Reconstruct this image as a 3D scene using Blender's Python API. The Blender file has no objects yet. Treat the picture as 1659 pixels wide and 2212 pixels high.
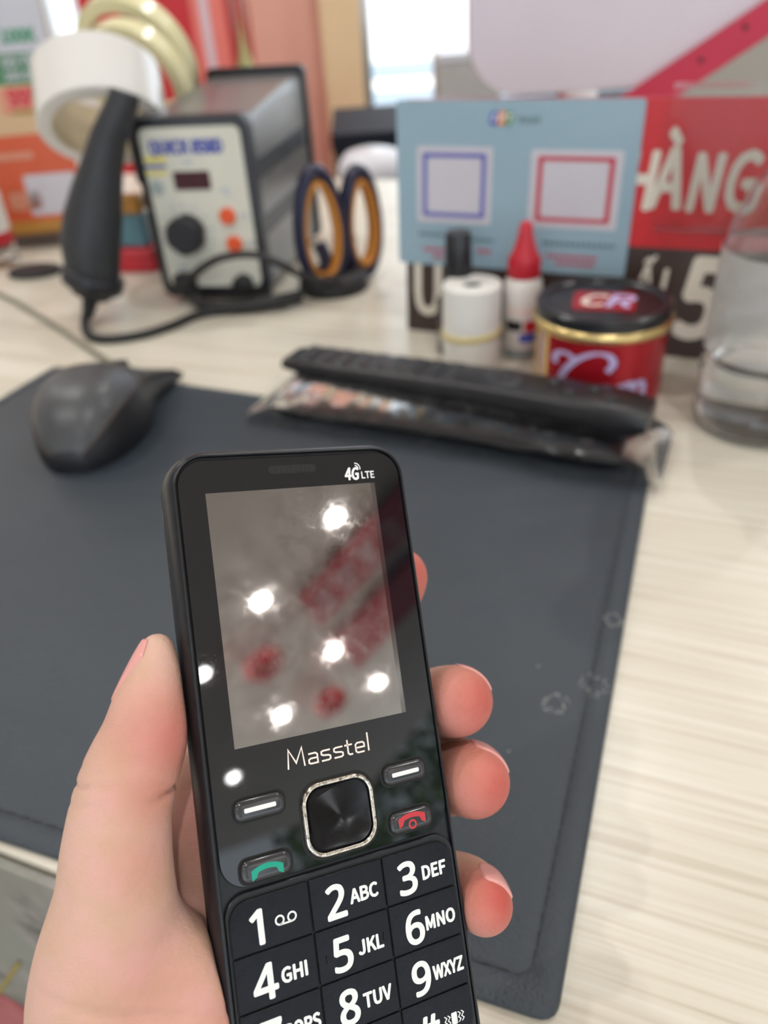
import bpy, bmesh, math, random
import numpy as np
from mathutils import Matrix, Vector

random.seed(7)
S = bpy.context.scene
COL = S.collection

# ------------------------------------------------------------------ camera
FPX, CX, CY = 1660.0, 829.5, 1106.0          # focal length and centre in pixels of the 1659x2212 frame
CAMH = 0.224                                  # camera height above the desk top (desk top is z = 0)
PITCH, ROLL = math.radians(35.0), math.radians(4.0)
_d = np.array([0, math.cos(PITCH), -math.sin(PITCH)])
_u0 = np.array([0, math.sin(PITCH), math.cos(PITCH)])
_x0 = np.array([1.0, 0, 0])
CR = math.cos(ROLL) * _x0 - math.sin(ROLL) * _u0
CU = math.sin(ROLL) * _x0 + math.cos(ROLL) * _u0
CD = _d
CC = np.array([0, 0, CAMH])
cam_data = bpy.data.cameras.new('camera')
cam = bpy.data.objects.new('camera', cam_data)
COL.objects.link(cam)
M = Matrix.Identity(4)
for i in range(3):
    M[i][0], M[i][1], M[i][2], M[i][3] = CR[i], CU[i], -CD[i], CC[i]
cam.matrix_world = M
cam_data.sensor_fit = 'VERTICAL'
cam_data.sensor_height = 34.6
cam_data.lens = 34.6 * FPX / 2212.0
cam_data.clip_start = 0.01
cam_data.clip_end = 200
cam_data.dof.use_dof = True
cam_data.dof.focus_distance = 0.151
cam_data.dof.aperture_fstop = 26.0 / 2.5
cam_data.dof.aperture_blades = 0
S.camera = cam

# ------------------------------------------------------------------ world, sun, exposure
W = bpy.data.worlds.new('sky'); S.world = W; W.use_nodes = True
bg = W.node_tree.nodes['Background']
bg.inputs[0].default_value = (0.80, 0.90, 1.0, 1)
bg.inputs[1].default_value = 2.3
sun_d = bpy.data.lights.new('sun', 'SUN'); sun_d.energy = 5.0; sun_d.angle = math.radians(1.0)
sun_d.color = (1.0, 0.95, 0.86)
sun = bpy.data.objects.new('sun', sun_d); COL.objects.link(sun)
sun.rotation_euler = (math.radians(-28), math.radians(12), 0)
S.view_settings.view_transform = 'Standard'
S.view_settings.look = 'None'
S.view_settings.gamma = 1.0
S.view_settings.use_curve_mapping = False
S.view_settings.exposure = 0.0
LAMP_W = 10.5

# ------------------------------------------------------------------ pixel helpers
def ray(u, v):
    return CD + CR * (u - CX) / FPX - CU * (v - CY) / FPX
def desk(u, v, z=0.0):
    r = ray(u, v); return CC + r * ((z - CC[2]) / r[2])
def at(u, v, depth):
    return CC + ray(u, v) * depth
def on_plane(u, v, P0, n):
    r = ray(u, v); return CC + r * (np.dot(np.asarray(P0) - CC, n) / np.dot(r, n))
def ony(u, v, y):
    r = ray(u, v); return CC + r * (y / r[1])

# ------------------------------------------------------------------ materials
def mat(name, color=(0.5, 0.5, 0.5), rough=0.5, metal=0.0, spec=0.5, **kw):
    m = bpy.data.materials.new(name); m.use_nodes = True
    b = m.node_tree.nodes['Principled BSDF']
    b.inputs['Base Color'].default_value = (*color, 1)
    b.inputs['Roughness'].default_value = rough
    b.inputs['Metallic'].default_value = metal
    b.inputs['Specular IOR Level'].default_value = spec
    for k, v in kw.items():
        b.inputs[k.replace('_', ' ')].default_value = v
    return m
def nd(m, t, **kw):
    n = m.node_tree.nodes.new(t)
    for k, v in kw.items(): setattr(n, k, v)
    return n
def lk(m, a, b): m.node_tree.links.new(a, b)
def bsdf(m): return m.node_tree.nodes['Principled BSDF']
def texco(m, scale=(1, 1, 1), kind='Object'):
    tc = nd(m, 'ShaderNodeTexCoord'); mp = nd(m, 'ShaderNodeMapping')
    mp.inputs['Scale'].default_value = scale
    lk(m, tc.outputs[kind], mp.inputs['Vector']); return mp.outputs['Vector']
def noise(m, vec, scale, detail=3, rough=0.55):
    n = nd(m, 'ShaderNodeTexNoise'); n.inputs['Scale'].default_value = scale
    n.inputs['Detail'].default_value = detail; n.inputs['Roughness'].default_value = rough
    lk(m, vec, n.inputs['Vector']); return n.outputs['Fac']
def ramp(m, fac, stops):
    r = nd(m, 'ShaderNodeValToRGB'); e = r.color_ramp.elements
    while len(e) < len(stops): e.new(0.5)
    for el, (p, c) in zip(e, stops):
        el.position = p; el.color = (*c, 1) if len(c) == 3 else c
    lk(m, fac, r.inputs['Fac']); return r.outputs['Color']
def mix(m, fac, a, b, mode='MIX'):
    n = nd(m, 'ShaderNodeMix', data_type='RGBA', blend_type=mode)
    for sock, val in ((n.inputs['Factor'], fac), (n.inputs['A'], a), (n.inputs['B'], b)):
        if hasattr(val, 'default_value') or hasattr(val, 'links'): lk(m, val, sock)
        elif isinstance(val, tuple): sock.default_value = (*val, 1) if len(val) == 3 else val
        else: sock.default_value = val
    return n.outputs['Result']
def bump(m, h, strength=0.3, dist=0.001):
    b = nd(m, 'ShaderNodeBump'); b.inputs['Strength'].default_value = strength
    b.inputs['Distance'].default_value = dist; lk(m, h, b.inputs['Height'])
    lk(m, b.outputs['Normal'], bsdf(m).inputs['Normal']); return b
def noisy(name, color, color2, scale, rough=0.5, bumpk=0.0, bdist=0.0005, **kw):
    m = mat(name, color, rough, **kw); v = texco(m); f = noise(m, v, scale, 4)
    lk(m, ramp(m, f, [(0.3, color), (0.7, color2)]), bsdf(m).inputs['Base Color'])
    if bumpk: bump(m, f, bumpk, bdist)
    return m
def emit(name, color, s):
    m = bpy.data.materials.new(name); m.use_nodes = True; nt = m.node_tree
    nt.nodes.remove(nt.nodes['Principled BSDF']); e = nt.nodes.new('ShaderNodeEmission')
    e.inputs[0].default_value = (*color, 1); e.inputs[1].default_value = s
    nt.links.new(e.outputs[0], nt.nodes['Material Output'].inputs[0]); return m

# ------------------------------------------------------------------ mesh helpers
def mk(name, verts, faces, m, parent=None, smooth=False, loc=None, angle=None):
    me = bpy.data.meshes.new(name)
    me.from_pydata([tuple(map(float, v)) for v in verts], [], [tuple(map(int, f)) for f in faces])
    bm = bmesh.new(); bm.from_mesh(me)
    bmesh.ops.recalc_face_normals(bm, faces=bm.faces)
    bm.to_mesh(me); bm.free()
    if m is not None: me.materials.append(m)
    if smooth:
        for p in me.polygons: p.use_smooth = True
        if angle: me.set_sharp_from_angle(angle=math.radians(angle))
    o = bpy.data.objects.new(name, me); COL.objects.link(o)
    if parent is not None: o.parent = parent
    if loc is not None: o.location = loc
    return o
class MB:
    def __init__(s): s.v = []; s.f = []
    def add(s, v, f, T=None):
        k = len(s.v)
        for p in v:
            p = np.asarray(p, float)
            if T is not None: p = np.array(T @ Vector(p))
            s.v.append(p)
        s.f += [tuple(i + k for i in q) for q in f]; return s
    def build(s, name, m, parent=None, smooth=False, **kw): return mk(name, s.v, s.f, m, parent, smooth, **kw)
def rrect(w, h, r, n=6, cx=0, cy=0):
    r = max(min(r, w / 2 - 1e-6, h / 2 - 1e-6), 1e-6); out = []
    for (sx, sy, a0) in ((1, 1, 0), (-1, 1, 90), (-1, -1, 180), (1, -1, 270)):
        for i in range(n + 1):
            a = math.radians(a0 + 90 * i / n)
            out.append((cx + sx * (w / 2 - r) + r * math.cos(a), cy + sy * (h / 2 - r) + r * math.sin(a)))
    return out
def rings(rs, cap0=True, cap1=True):
    n = len(rs[0]); v = [p for r in rs for p in r]; f = []
    for i in range(len(rs) - 1):
        for j in range(n):
            a, b = i * n + j, i * n + (j + 1) % n
            f.append((a, b, b + n, a + n))
    if cap0: f.append(tuple(range(n))[::-1])
    if cap1: f.append(tuple(range((len(rs) - 1) * n, len(rs) * n)))
    return v, f
def rprism(w, h, r, prof, n=6, cx=0, cy=0):
    """rounded-rectangle prism; prof = [(inset, z), ...] from back to front"""
    return rings([[(x, y, z) for x, y in rrect(w - 2 * i, h - 2 * i, max(r - i, 0.02 * min(w, h)), n, cx, cy)] for i, z in prof])
def box(w, d, h, c=(0, 0, 0), bev=0.0):
    """box centred on c in x,y, standing on c.z"""
    b = bev or 0.0
    if b: v, f = rprism(w, d, b * 1.5, [(b, 0), (0, b), (0, h - b), (b, h)], 3)
    else:
        v = [(sx * w / 2, sy * d / 2, z) for z in (0, h) for sx, sy in ((-1, -1), (1, -1), (1, 1), (-1, 1))]
        f = [(3, 2, 1, 0), (4, 5, 6, 7), (0, 1, 5, 4), (1, 2, 6, 5), (2, 3, 7, 6), (3, 0, 4, 7)]
    return [(x + c[0], y + c[1], z + c[2]) for x, y, z in v], f
def lathe(prof, n=40, cap0=True, cap1=True):
    return rings([[(r * math.cos(2 * math.pi * k / n), r * math.sin(2 * math.pi * k / n), z) for k in range(n)] for r, z in prof], cap0, cap1)
def smoothpath(pts, k=8):
    P = [np.asarray(p, float) for p in pts]; P = [2 * P[0] - P[1]] + P + [2 * P[-1] - P[-2]]; out = []
    for i in range(1, len(P) - 2):
        for j in range(k):
            t = j / k
            out.append(0.5 * ((2 * P[i]) + (-P[i-1] + P[i+1]) * t + (2*P[i-1] - 5*P[i] + 4*P[i+1] - P[i+2]) * t*t + (-P[i-1] + 3*P[i] - 3*P[i+1] + P[i+2]) * t**3))
    out.append(P[-2]); return out
def tube(pts, r, n=10, k=8):
    P = smoothpath(pts, k) if k > 1 else [np.asarray(p, float) for p in pts]
    rs = []; prev = None
    for i, p in enumerate(P):
        t = P[min(i + 1, len(P) - 1)] - P[max(i - 1, 0)]; t = t / np.linalg.norm(t)
        if prev is None:
            a = np.array([0, 0, 1.0]) if abs(t[2]) < 0.9 else np.array([1.0, 0, 0])
        else: a = prev
        s = np.cross(t, a); s /= np.linalg.norm(s); a = np.cross(s, t); prev = a
        rr = r(i / (len(P) - 1)) if callable(r) else r
        rs.append([tuple(p + rr * (math.cos(2*math.pi*q/n) * s + math.sin(2*math.pi*q/n) * a)) for q in range(n)])
    return rings(rs)
def torus(R, r, n=48, m=12, T=None, sy=1.0):
    v = []; f = []
    for i in range(n):
        a = 2 * math.pi * i / n
        for j in range(m):
            b = 2 * math.pi * j / m
            v.append(((R + r * math.cos(b)) * math.cos(a), (R + r * math.cos(b)) * math.sin(a) * sy, r * math.sin(b)))
    for i in range(n):
        for j in range(m):
            f.append((i*m + j, ((i+1) % n)*m + j, ((i+1) % n)*m + (j+1) % m, i*m + (j+1) % m))
    return v, f
def ringsolid(Ro, Ri, w, n=64, b=0.0006):
    """roll of tape: axis z, from -w/2 to w/2"""
    prof = [(Ri, -w/2 + b), (Ri + b, -w/2), (Ro - b, -w/2), (Ro, -w/2 + b), (Ro, w/2 - b), (Ro - b, w/2), (Ri + b, w/2), (Ri, w/2 - b)]
    v = []; f = []; m = len(prof)
    for i in range(n):
        a = 2 * math.pi * i / n
        v += [(r * math.cos(a), r * math.sin(a), z) for r, z in prof]
    for i in range(n):
        for j in range(m):
            f.append((i*m + j, ((i+1) % n)*m + j, ((i+1) % n)*m + (j+1) % m, i*m + (j+1) % m))
    return v, f
def frame(o, x, y, z):
    T = Matrix.Identity(4)
    for i in range(3): T[i][0], T[i][1], T[i][2], T[i][3] = x[i], y[i], z[i], o[i]
    return T
def unit(v): v = np.asarray(v, float); return v / np.linalg.norm(v)
import os
def _font(fn):
    try: return bpy.data.fonts.load(os.path.join(bpy.utils.resource_path('LOCAL'), 'datafiles', 'fonts', fn))   # fonts that ship with Blender
    except Exception: return None
FONT_D, FONT_L = _font('NotoSansDevanagari-Regular.woff2'), _font('Noto Sans CJK Regular.woff2')
_CAP = {}
def _raw_text(body, size, shear, align, space):
    c = bpy.data.curves.new('lettering', 'FONT'); c.body = body; c.size = size
    fn_ = FONT_D if all(ch in '0123456789*#' for ch in body) else FONT_L
    if fn_: c.font = fn_
    c.align_x = align; c.shear = shear; c.resolution_u = 3; c.space_character = space; c.fill_mode = 'FRONT'
    o = bpy.data.objects.new('lettering', c); me = o.to_mesh()
    v = [(p.co.x, p.co.y) for p in me.vertices]; f = [tuple(p.vertices) for p in me.polygons]
    o.to_mesh_clear(); bpy.data.objects.remove(o); bpy.data.curves.remove(c)
    return v, f
def text(body, cap, bold=0.0, shear=0.0, sx=1.0, align='CENTER', depth=0.0, space=1.0):
    """lettering in the xy plane with capitals `cap` high, centred on the origin; bold = stroke growth in the same unit"""
    ref = '7' if all(ch in '0123456789*#' for ch in body) else 'H'
    if ref not in _CAP:
        ys = [y for _, y in _raw_text(ref, 1.0, 0, 'LEFT', 1)[0]]; _CAP[ref] = max(ys) - min(ys)
    k = 1.0 / _CAP[ref]
    v, f = _raw_text(body, k, shear, align, space)
    v = [(x * cap * sx, (y - .5) * cap) for x, y in v]
    V, F = [], []
    offs = [(0, 0)] + ([(bold * math.cos(a), bold * math.sin(a)) for a in np.linspace(0, 2 * math.pi, 9)[:-1]] if bold else [])
    for q, (dx, dy) in enumerate(offs):
        n = len(V); V += [(x + dx, y + dy, cap * 1e-4 * q) for x, y in v]; F += [tuple(i + n for i in p) for p in f]
    return V, F
def shift(vf, dx=0, dy=0, dz=0): return [(x + dx, y + dy, z + dz) for x, y, z in vf[0]], vf[1]
def thing(name, label, cat, loc=(0, 0, 0), rz=0.0, group=None, mw=None):
    o = bpy.data.objects.new(name, None); COL.objects.link(o); o.empty_display_size = 0.01
    if mw is not None: o.matrix_world = mw
    else: o.location = tuple(loc); o.rotation_euler = (0, 0, rz)
    tag(o, label, cat, group); return o
def tag(o, label, cat, group=None):
    o['label'] = label; o['category'] = cat
    if group: o['group'] = group
    return o
def struct(name, vf, m, **kw):
    o = mk(name, vf[0], vf[1], m, **kw); o['kind'] = 'structure'; return o
def grid(nx, ny, fn):
    v = [fn(i / nx, j / ny) for j in range(ny + 1) for i in range(nx + 1)]
    f = [(j*(nx+1)+i, j*(nx+1)+i+1, (j+1)*(nx+1)+i+1, (j+1)*(nx+1)+i) for j in range(ny) for i in range(nx)]
    return v, f

# ------------------------------------------------------------------ room shell
m_wallw = noisy('wall_paint', (0.80, 0.76, 0.72), (0.76, 0.72, 0.68), 3, 0.8)
m_pink = noisy('pink_paint', (0.80, 0.42, 0.33), (0.76, 0.40, 0.31), 3, 0.7)
m_cream = noisy('cream_paint', (0.80, 0.60, 0.36), (0.77, 0.57, 0.34), 3, 0.7)
m_ceil = noisy('ceiling_paint', (0.81, 0.77, 0.72), (0.77, 0.73, 0.68), 2, 0.9)
m_floor = noisy('floor_tile', (0.55, 0.50, 0.45), (0.50, 0.46, 0.42), 4, 0.35)
m_redpaint = noisy('red_paint', (0.62, 0.02, 0.03), (0.56, 0.015, 0.025), 6, 0.45)
m_glass = mat('clear_glass', (1, 1, 1), 0.0, Transmission_Weight=1.0, IOR=1.01)
m_alu = mat('aluminium', (0.75, 0.76, 0.76), 0.25, 1.0)
ZF, ZC = -0.75, 2.2
XL, XR, YB, YN = -3.2, 5.6, 3.0, -4.6
def wallbox(name, x0, x1, y0, y1, z0, z1, m):
    return struct(name, box(x1 - x0, y1 - y0, z1 - z0, ((x0 + x1) / 2, (y0 + y1) / 2, z0)), m)
wallbox('floor', XL - .1, XR + .1, YN - .1, YB + .1, ZF - .1, ZF, m_floor)
wallbox('ceiling', XL - .1, XR + .1, YN - .1, YB + .1, ZC, ZC + .1, m_ceil)
wallbox('wall_left', XL - .1, XL, YN, YB, ZF, ZC, m_wallw)
wallbox('wall_right', XR, XR + .1, -2.2, YB, ZF, ZC, m_wallw)
px_x = lambda u, v=60: ony(u, v, YB)[0]
xa, xb = px_x(92), px_x(178)               # left window
xc = px_x(335); xd = px_x(543); xe = px_x(694); xf = px_x(788, 200)
zsill = ony(800, 282, YB)[2]
zsl = ony(140, 100, YB)[2] - 0.02
wallbox('wall_back_left', XL, xa, YB, YB + .12, ZF, ZC, m_wallw)
wallbox('wall_back_under_window', xa, xb, YB, YB + .12, ZF, zsl, m_wallw)
wallbox('wall_back_red', xb, xd, YB, YB + .12, ZF, ZC, m_redpaint)
wallbox('wall_back_pink', xd, xe, YB, YB + .12, ZF, ZC, m_pink)
wallbox('wall_back_column', xe, xf, YB - .05, YB + .12, ZF, ZC, m_cream)
wallbox('wall_back_sill', xf, 2.3, YB, YB + .12, ZF, zsill, m_wallw)
wallbox('wall_back_right', 2.3, XR, YB, YB + .12, ZF, ZC, m_wallw)
# window_1 / window_2: frame and pane
for i, (x0, x1, z0) in enumerate(((xf, 2.3, zsill), (xa, xb, zsl)), 1):
    w = bpy.data.objects.new('window_%d' % i, None); COL.objects.link(w); w['kind'] = 'structure'
    w.location = ((x0 + x1) / 2, YB + .06, z0)
    hw = (x1 - x0) / 2; b = MB()
    for sx in (-1, 1): b.add(*box(.03, .05, ZC - z0, (sx * (hw - .015), 0, 0)))
    b.add(*box(2 * hw - .06, .05, .03, (0, 0, 0))); b.build('window_frame', m_alu, w)
    b = MB(); b.add(*box(2 * hw - .06, .004, ZC - z0 - .03, (0, 0, .03))); b.build('window_pane', m_glass, w)
# street outside
m_street = noisy('pavement', (0.62, 0.60, 0.56), (0.56, 0.55, 0.52), 1.5, 0.8)
m_pave_shade = noisy('pavement_shade_paint', (0.22, 0.27, 0.32), (0.19, 0.24, 0.29), 2, 0.8)  # shade on the pavement, put into a darker, bluer colour
wallbox('ground_street', -40, 40, YB + .12, 40, ZF - .2, ZF - .1, m_street)
wallbox('ground_forecourt', -30, 40, -30, YN - .1, ZF - .2, ZF - .1, m_street)
for (v0, v1, nm) in ((133, 165, 'far_shade_strip'), (195, 245, 'near_shade_strip')):  # two bands of shadowed pavement, painted as dark strips
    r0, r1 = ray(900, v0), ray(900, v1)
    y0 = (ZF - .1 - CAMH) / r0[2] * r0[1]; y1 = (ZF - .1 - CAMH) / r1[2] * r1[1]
    wallbox('ground_' + nm, -6, 12, y1, y0, ZF - .1, ZF - .08, m_pave_shade)
# glazed pink and white strips on the red back wall, chrome post
m_salmon = noisy('salmon_panel', (0.85, 0.22, 0.18), (0.80, 0.20, 0.16), 5, 0.5)
m_lilac = noisy('lilac_strip', (0.75, 0.60, 0.66), (0.70, 0.56, 0.62), 5, 0.5)
pan = thing('wall_panel', 'salmon pink wall panel with a pale strip beside the chrome post', 'panel', (0, YB, ZF))
for nm, u0, u1, m_, dy in (('panel_board', 418, 492, m_salmon, .012), ('panel_strip', 438, 458, m_lilac, .018)):
    b = MB(); x0, x1 = px_x(u0), px_x(u1); b.add(*box(x1 - x0, dy, 2.6, ((x0 + x1) / 2, -dy / 2, 0.02), .002)); b.build(nm, m_, pan)
pc = ony(532, 150, 2.6)
post = thing('chrome_post', 'chrome post with a round brass foot in front of the pink wall', 'post', (pc[0], 2.6, 0))
b = MB(); b.add(*lathe([(.025, 0), (.025, ZC - pc[2])], 20)); b.build('post_tube', m_alu, post, True, loc=(0, 0, pc[2]))
m_brass = mat('brass', (0.85, 0.80, 0.40), 0.22, 1.0)
b = MB(); b.add(*lathe([(.045, -.06), (.055, -.05), (.055, -.01), (.03, .01)], 24)); b.build('post_foot', m_brass, post, True, loc=(0, 0, pc[2]))
b = MB(); b.add(*box(.3, .3, pc[2] - .06 - ZF, (0, 0, ZF), .01)); b.build('post_plinth', m_redpaint, post)

# ------------------------------------------------------------------ ceiling lamps and hanging signs (mirrored in the phone)
m_lamp = emit('lamp_glow', (0.93, 0.98, 1.0), 12.0)
m_trimw = mat('white_trim', (0.8, 0.8, 0.8), 0.4)
LP = [(2.806, -1.325), (2.662, -1.901), (2.582, -2.436), (3.588, -2.371), (3.518, -2.955), (3.475, -3.566), (4.397, -2.782),
      (0.6, 1.6), (-1.0, 1.2), (-1.2, -0.3), (0.3, -0.5), (1.7, 0.6), (-2.2, 2.2), (1.8, 2.2), (-0.6, -2.4)]
for i, (x, y) in enumerate(LP):
    t = thing('ceiling_lamp', 'small round white downlight in the ceiling', 'lamp', (x, y, ZC), group='ceiling downlights')
    b = MB(); b.add(*ringsolid(.06, .036, .02, 32)); b.build('lamp_rim', m_trimw, t, True, loc=(0, 0, -.01))
    b = MB(); b.add(*lathe([(.037, -.012), (.037, -.004)], 28)); b.build('lamp_lens', m_lamp, t)
    d = bpy.data.lights.new('downlight', 'AREA'); d.shape = 'DISK'; d.size = .07; d.energy = LAMP_W * (1.0 if i > 6 else 0.22)
    d.color = (1.0, 0.985, 0.965)
    lo = bpy.data.objects.new('downlight', d); COL.objects.link(lo); lo.location = (x, y, ZC - .03); lo.parent = None
m_sign_red = noisy('red_hanging_board', (0.55, 0.02, 0.04), (0.50, 0.015, 0.035), 4, 0.5)
def hboard(label, corners, z):
    o = thing('hanging_board', label, 'sign', (*np.mean(corners, 0), z), group='red boards under the ceiling')
    c = np.mean(corners, 0); b = MB()
    v = [(x - c[0], y - c[1], zz) for zz in (0, .03) for x, y in corners]
    b.add(v, [(0, 1, 2, 3), (4, 5, 6, 7), (0, 1, 5, 4), (1, 2, 6, 5), (2, 3, 7, 6), (3, 0, 4, 7)]); b.build('board', m_sign_red, o)
    for sx, sy in ((.25, .25), (.75, .75)):
        q = np.array(corners[0]) * (1 - sx) + np.array(corners[2]) * sx - c
        k = MB(); k.add(*lathe([(.004, .03), (.004, ZC - z)], 8)); k.build('hanger', m_alu, o, loc=(q[0], q[1], 0))
    return o
hb1 = hboard('red board with pale dashes hanging under the ceiling', [(2.90, -1.87), (3.22, -2.10), (3.50, -1.0), (3.16, -.9)], 2.12)
hb2 = hboard('plain red board hanging beside the dashed one', [(3.45, -2.22), (3.92, -2.55), (4.15, -1.4), (3.75, -1.2)], 2.12)
for k in range(5):
    for q in (0.35, 0.68):
        p = np.array((2.90, -1.87)) * (1 - q) + np.array((3.22, -2.10)) * q; p2 = np.array((3.16, -.9)) * (1 - q) + np.array((3.50, -1.0)) * q
        c = p + (p2 - p) * (.12 + .17 * k)
        b = MB(); b.add(*box(.05, .10, .004, (0, 0, 0))); b.build('dash', m_lilac, hb1, loc=(c[0] - hb1.location[0], c[1] - hb1.location[1], -.005))
for (x, y, nm) in ((2.84, -2.27, 'nearer'), (3.74, -2.74, 'farther')):
    t = thing('red_lantern', 'round red lantern under the ceiling, the %s of the pair' % nm, 'lantern', (x, y, 2.05), group='red lanterns')
    b = MB(); b.add(*lathe([(.02, -.085)] + [(.12 * math.sin(a), -.085 * math.cos(a)) for a in np.linspace(.25, 2.9, 14)] + [(.02, .085)], 28)); b.build('lantern_body', m_redpaint, t, True)
    b = MB(); b.add(*lathe([(.004, .08), (.004, .15)], 8)); b.build('hanger', m_alu, t)
# trees beyond the open shop front (mirrored in the lower part of the phone)
m_leaf = noisy('leaf', (0.05, 0.12, 0.02), (0.12, 0.22, 0.05), 6, 0.6)
m_bark = noisy('bark', (0.10, 0.07, 0.05), (0.16, 0.12, 0.09), 12, 0.9)
for (x, y, h, r, nm) in ((9.0, -7.0, 4.6, 2.2, 'broad'), (5.0, -10.5, 5.5, 2.4, 'tall'), (12.0, -3.2, 4.0, 1.8, 'low')):
    t = thing('street_tree', '%s leafy green tree outside the open shop front' % nm, 'tree', (x, y, ZF - .1), group='street trees')
    b = MB(); b.add(*tube([(0, 0, 0), (.1, .05, h * .3), (0, .1, h * .55)], lambda q: .14 - .07 * q, 8)); b.build('trunk', m_bark, t, True)
    rng = np.random.default_rng(int(h * 10)); b = MB()
    for k in range(1500):
        p = rng.normal(size=3); p /= np.linalg.norm(p); p *= r * rng.uniform(.25, 1) ** .5; p[2] *= .75
        a = unit(rng.normal(size=3)); c = unit(np.cross(a, rng.normal(size=3))); s = .16
        p = p + (0, 0, h * .72)
        b.add([p - a*s, p - c*s*.45, p + a*s, p + c*s*.45], [(0, 1, 2, 3)])
    b.build('foliage', m_leaf, t)['kind'] = 'stuff'

# ------------------------------------------------------------------ desk and desk mat
DA = math.radians(-22.8)                     # direction of the desk's front edge
E1 = np.array([math.cos(DA), math.sin(DA), 0]); E2 = np.array([-math.sin(DA), math.cos(DA), 0])
D0 = desk(0, 1836)                            # a point on the front edge of the desk top
m_wood = mat('pale_wood_laminate', (0.8, 0.7, 0.55), 0.30, spec=0.5)
v = texco(m_wood, (5, 270, 1)); f1 = noise(m_wood, v, 1.0, 5, 0.6)
v2 = texco(m_wood, (1.6, 30, 1)); f2 = noise(m_wood, v2, 1.0, 3, 0.5)
c1 = ramp(m_wood, f1, [(0.30, (0.52, 0.45, 0.36)), (0.46, (0.67, 0.625, 0.525)), (0.62, (0.73, 0.695, 0.605))])
c2 = ramp(m_wood, f2, [(0.3, (0.90, 0.88, 0.85)), (0.65, (1.0, 1.0, 1.0))])
lk(m_wood, mix(m_wood, 1.0, c1, c2, 'MULTIPLY'), bsdf(m_wood).inputs['Base Color'])
bump(m_wood, f1, 0.25, 0.0006)
m_band = noisy('edge_band', (0.78, 0.62, 0.36), (0.72, 0.57, 0.33), 30, 0.4)
dk = thing('desk', 'pale wood grain desk under the black mat', 'desk', (D0[0], D0[1], 0), DA)
b = MB(); b.add(*box(2.0, .93, .004, (-.15, .465, -.004))); b.build('desk_top', m_wood, dk)
b = MB(); b.add(*box(2.0, .93, .021, (-.15, .465, -.025))); b.build('edge_band', m_band, dk)
for sx in (-1.12, .82):
    b = MB(); b.add(*box(.025, .9, -ZF - .025, (sx, .47, ZF))); b.build('side_panel', m_band, dk)
b = MB(); b.add(*box(1.9, .016, .45, (-.15, .014, -.475))); b.build('front_panel', m_band, dk)

# poster on the front of the desk
m_post = mat('grey_print', (0.4, 0.4, 0.38), 0.5)
v = texco(m_post); f = noise(m_post, v, 55, 4, 0.6); f2 = noise(m_post, v, 22, 2)
c = ramp(m_post, f, [(0.36, (0.09, 0.085, 0.08)), (0.5, (0.25, 0.23, 0.22)), (0.62, (0.34, 0.31, 0.30))])
lk(m_post, mix(m_post, ramp(m_post, f2, [(0.4, (0, 0, 0)), (0.6, (1, 1, 1))]), c, (0.22, 0.225, 0.19)), bsdf(m_post).inputs['Base Color'])
m_maroon = noisy('maroon_print', (0.33, 0.05, 0.06), (0.42, 0.12, 0.13), 60, 0.5)
m_olive = mat('olive_print', (0.30, 0.22, 0.02), 0.5)
def desk_local(u, v, off=-.004):
    n = -E2; P = on_plane(u, v, D0 + n * (-off), n); q = P - D0
    return float(q @ E1), float(q[2])
pst = thing('desk_poster', 'grey printed poster stuck on the front of the desk below the mat', 'poster', (D0[0], D0[1], 0), DA)
b = MB(); b.add(*box(.42, .003, .24, (.02, -.0025, -.2425))); b.build('print_sheet', m_post, pst)
xl, zl = desk_local(10, 2190)
b = MB(); b.add(*lathe([(.036, 0), (.036, .001)], 40), T=Matrix.Rotation(math.pi / 2, 4, 'X')); b.build('round_badge', m_maroon, pst, loc=(xl + .004, -.0042, zl - .006))
b = MB(); x0, z0 = desk_local(38, 2075); x1, z1 = desk_local(-10, 2150)
b.add([(x0, -.0046, z0), (x0 + .002, -.0046, z0), (x1 + .002, -.0046, z1), (x1, -.0046, z1)], [(0, 1, 2, 3)]); b.build('slanted_line', m_olive, pst)

m_mat = mat('black_leatherette', (0.035, 0.042, 0.050), 0.40, spec=0.46)
v = texco(m_mat); fa = noise(m_mat, v, 900, 3); fb = noise(m_mat, texco(m_mat, (9, 26, 1)), 1.0, 3, 0.5)
fc = noise(m_mat, v, 6, 3)
lk(m_mat, ramp(m_mat, fc, [(0.3, (0.026, 0.036, 0.047)), (0.7, (0.040, 0.052, 0.066))]), bsdf(m_mat).inputs['Base Color'])
bump(m_mat, mix(m_mat, 0.72, ramp(m_mat, fa, [(0.3, (0, 0, 0)), (0.7, (1, 1, 1))]), ramp(m_mat, fb, [(0.3, (0, 0, 0)), (0.7, (1, 1, 1))])), 0.55, 0.0012)
m_hem = noisy('black_hem', (0.022, 0.024, 0.027), (0.035, 0.037, 0.04), 700, 0.5, 0.5, 0.0004)
m_stitch = mat('black_thread', (0.020, 0.022, 0.025), 0.6)
MC = [desk(120, 797), desk(1410, 983), desk(1199, 2215), desk(1199, 2215) + .425 * unit(desk(0, 1817) - desk(1199, 2215))]   # far-left, far-right, near-right, near-left
dm = thing('desk_mat', 'black leatherette desk mat lying on the pale desk', 'desk mat', (MC[2][0], MC[2][1], 0))
L = lambda p: np.asarray(p) - MC[2]
def bil(s, t): return (1 - t) * ((1 - s) * L(MC[3]) + s * L(MC[2])) + t * ((1 - s) * L(MC[0]) + s * L(MC[1]))
TH = 0.0030
rs = []
out = [bil(s, t) for s, t in ((0, 0), (1, 0), (1, 1), (0, 1))]; cen = sum(out) / 4
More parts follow.
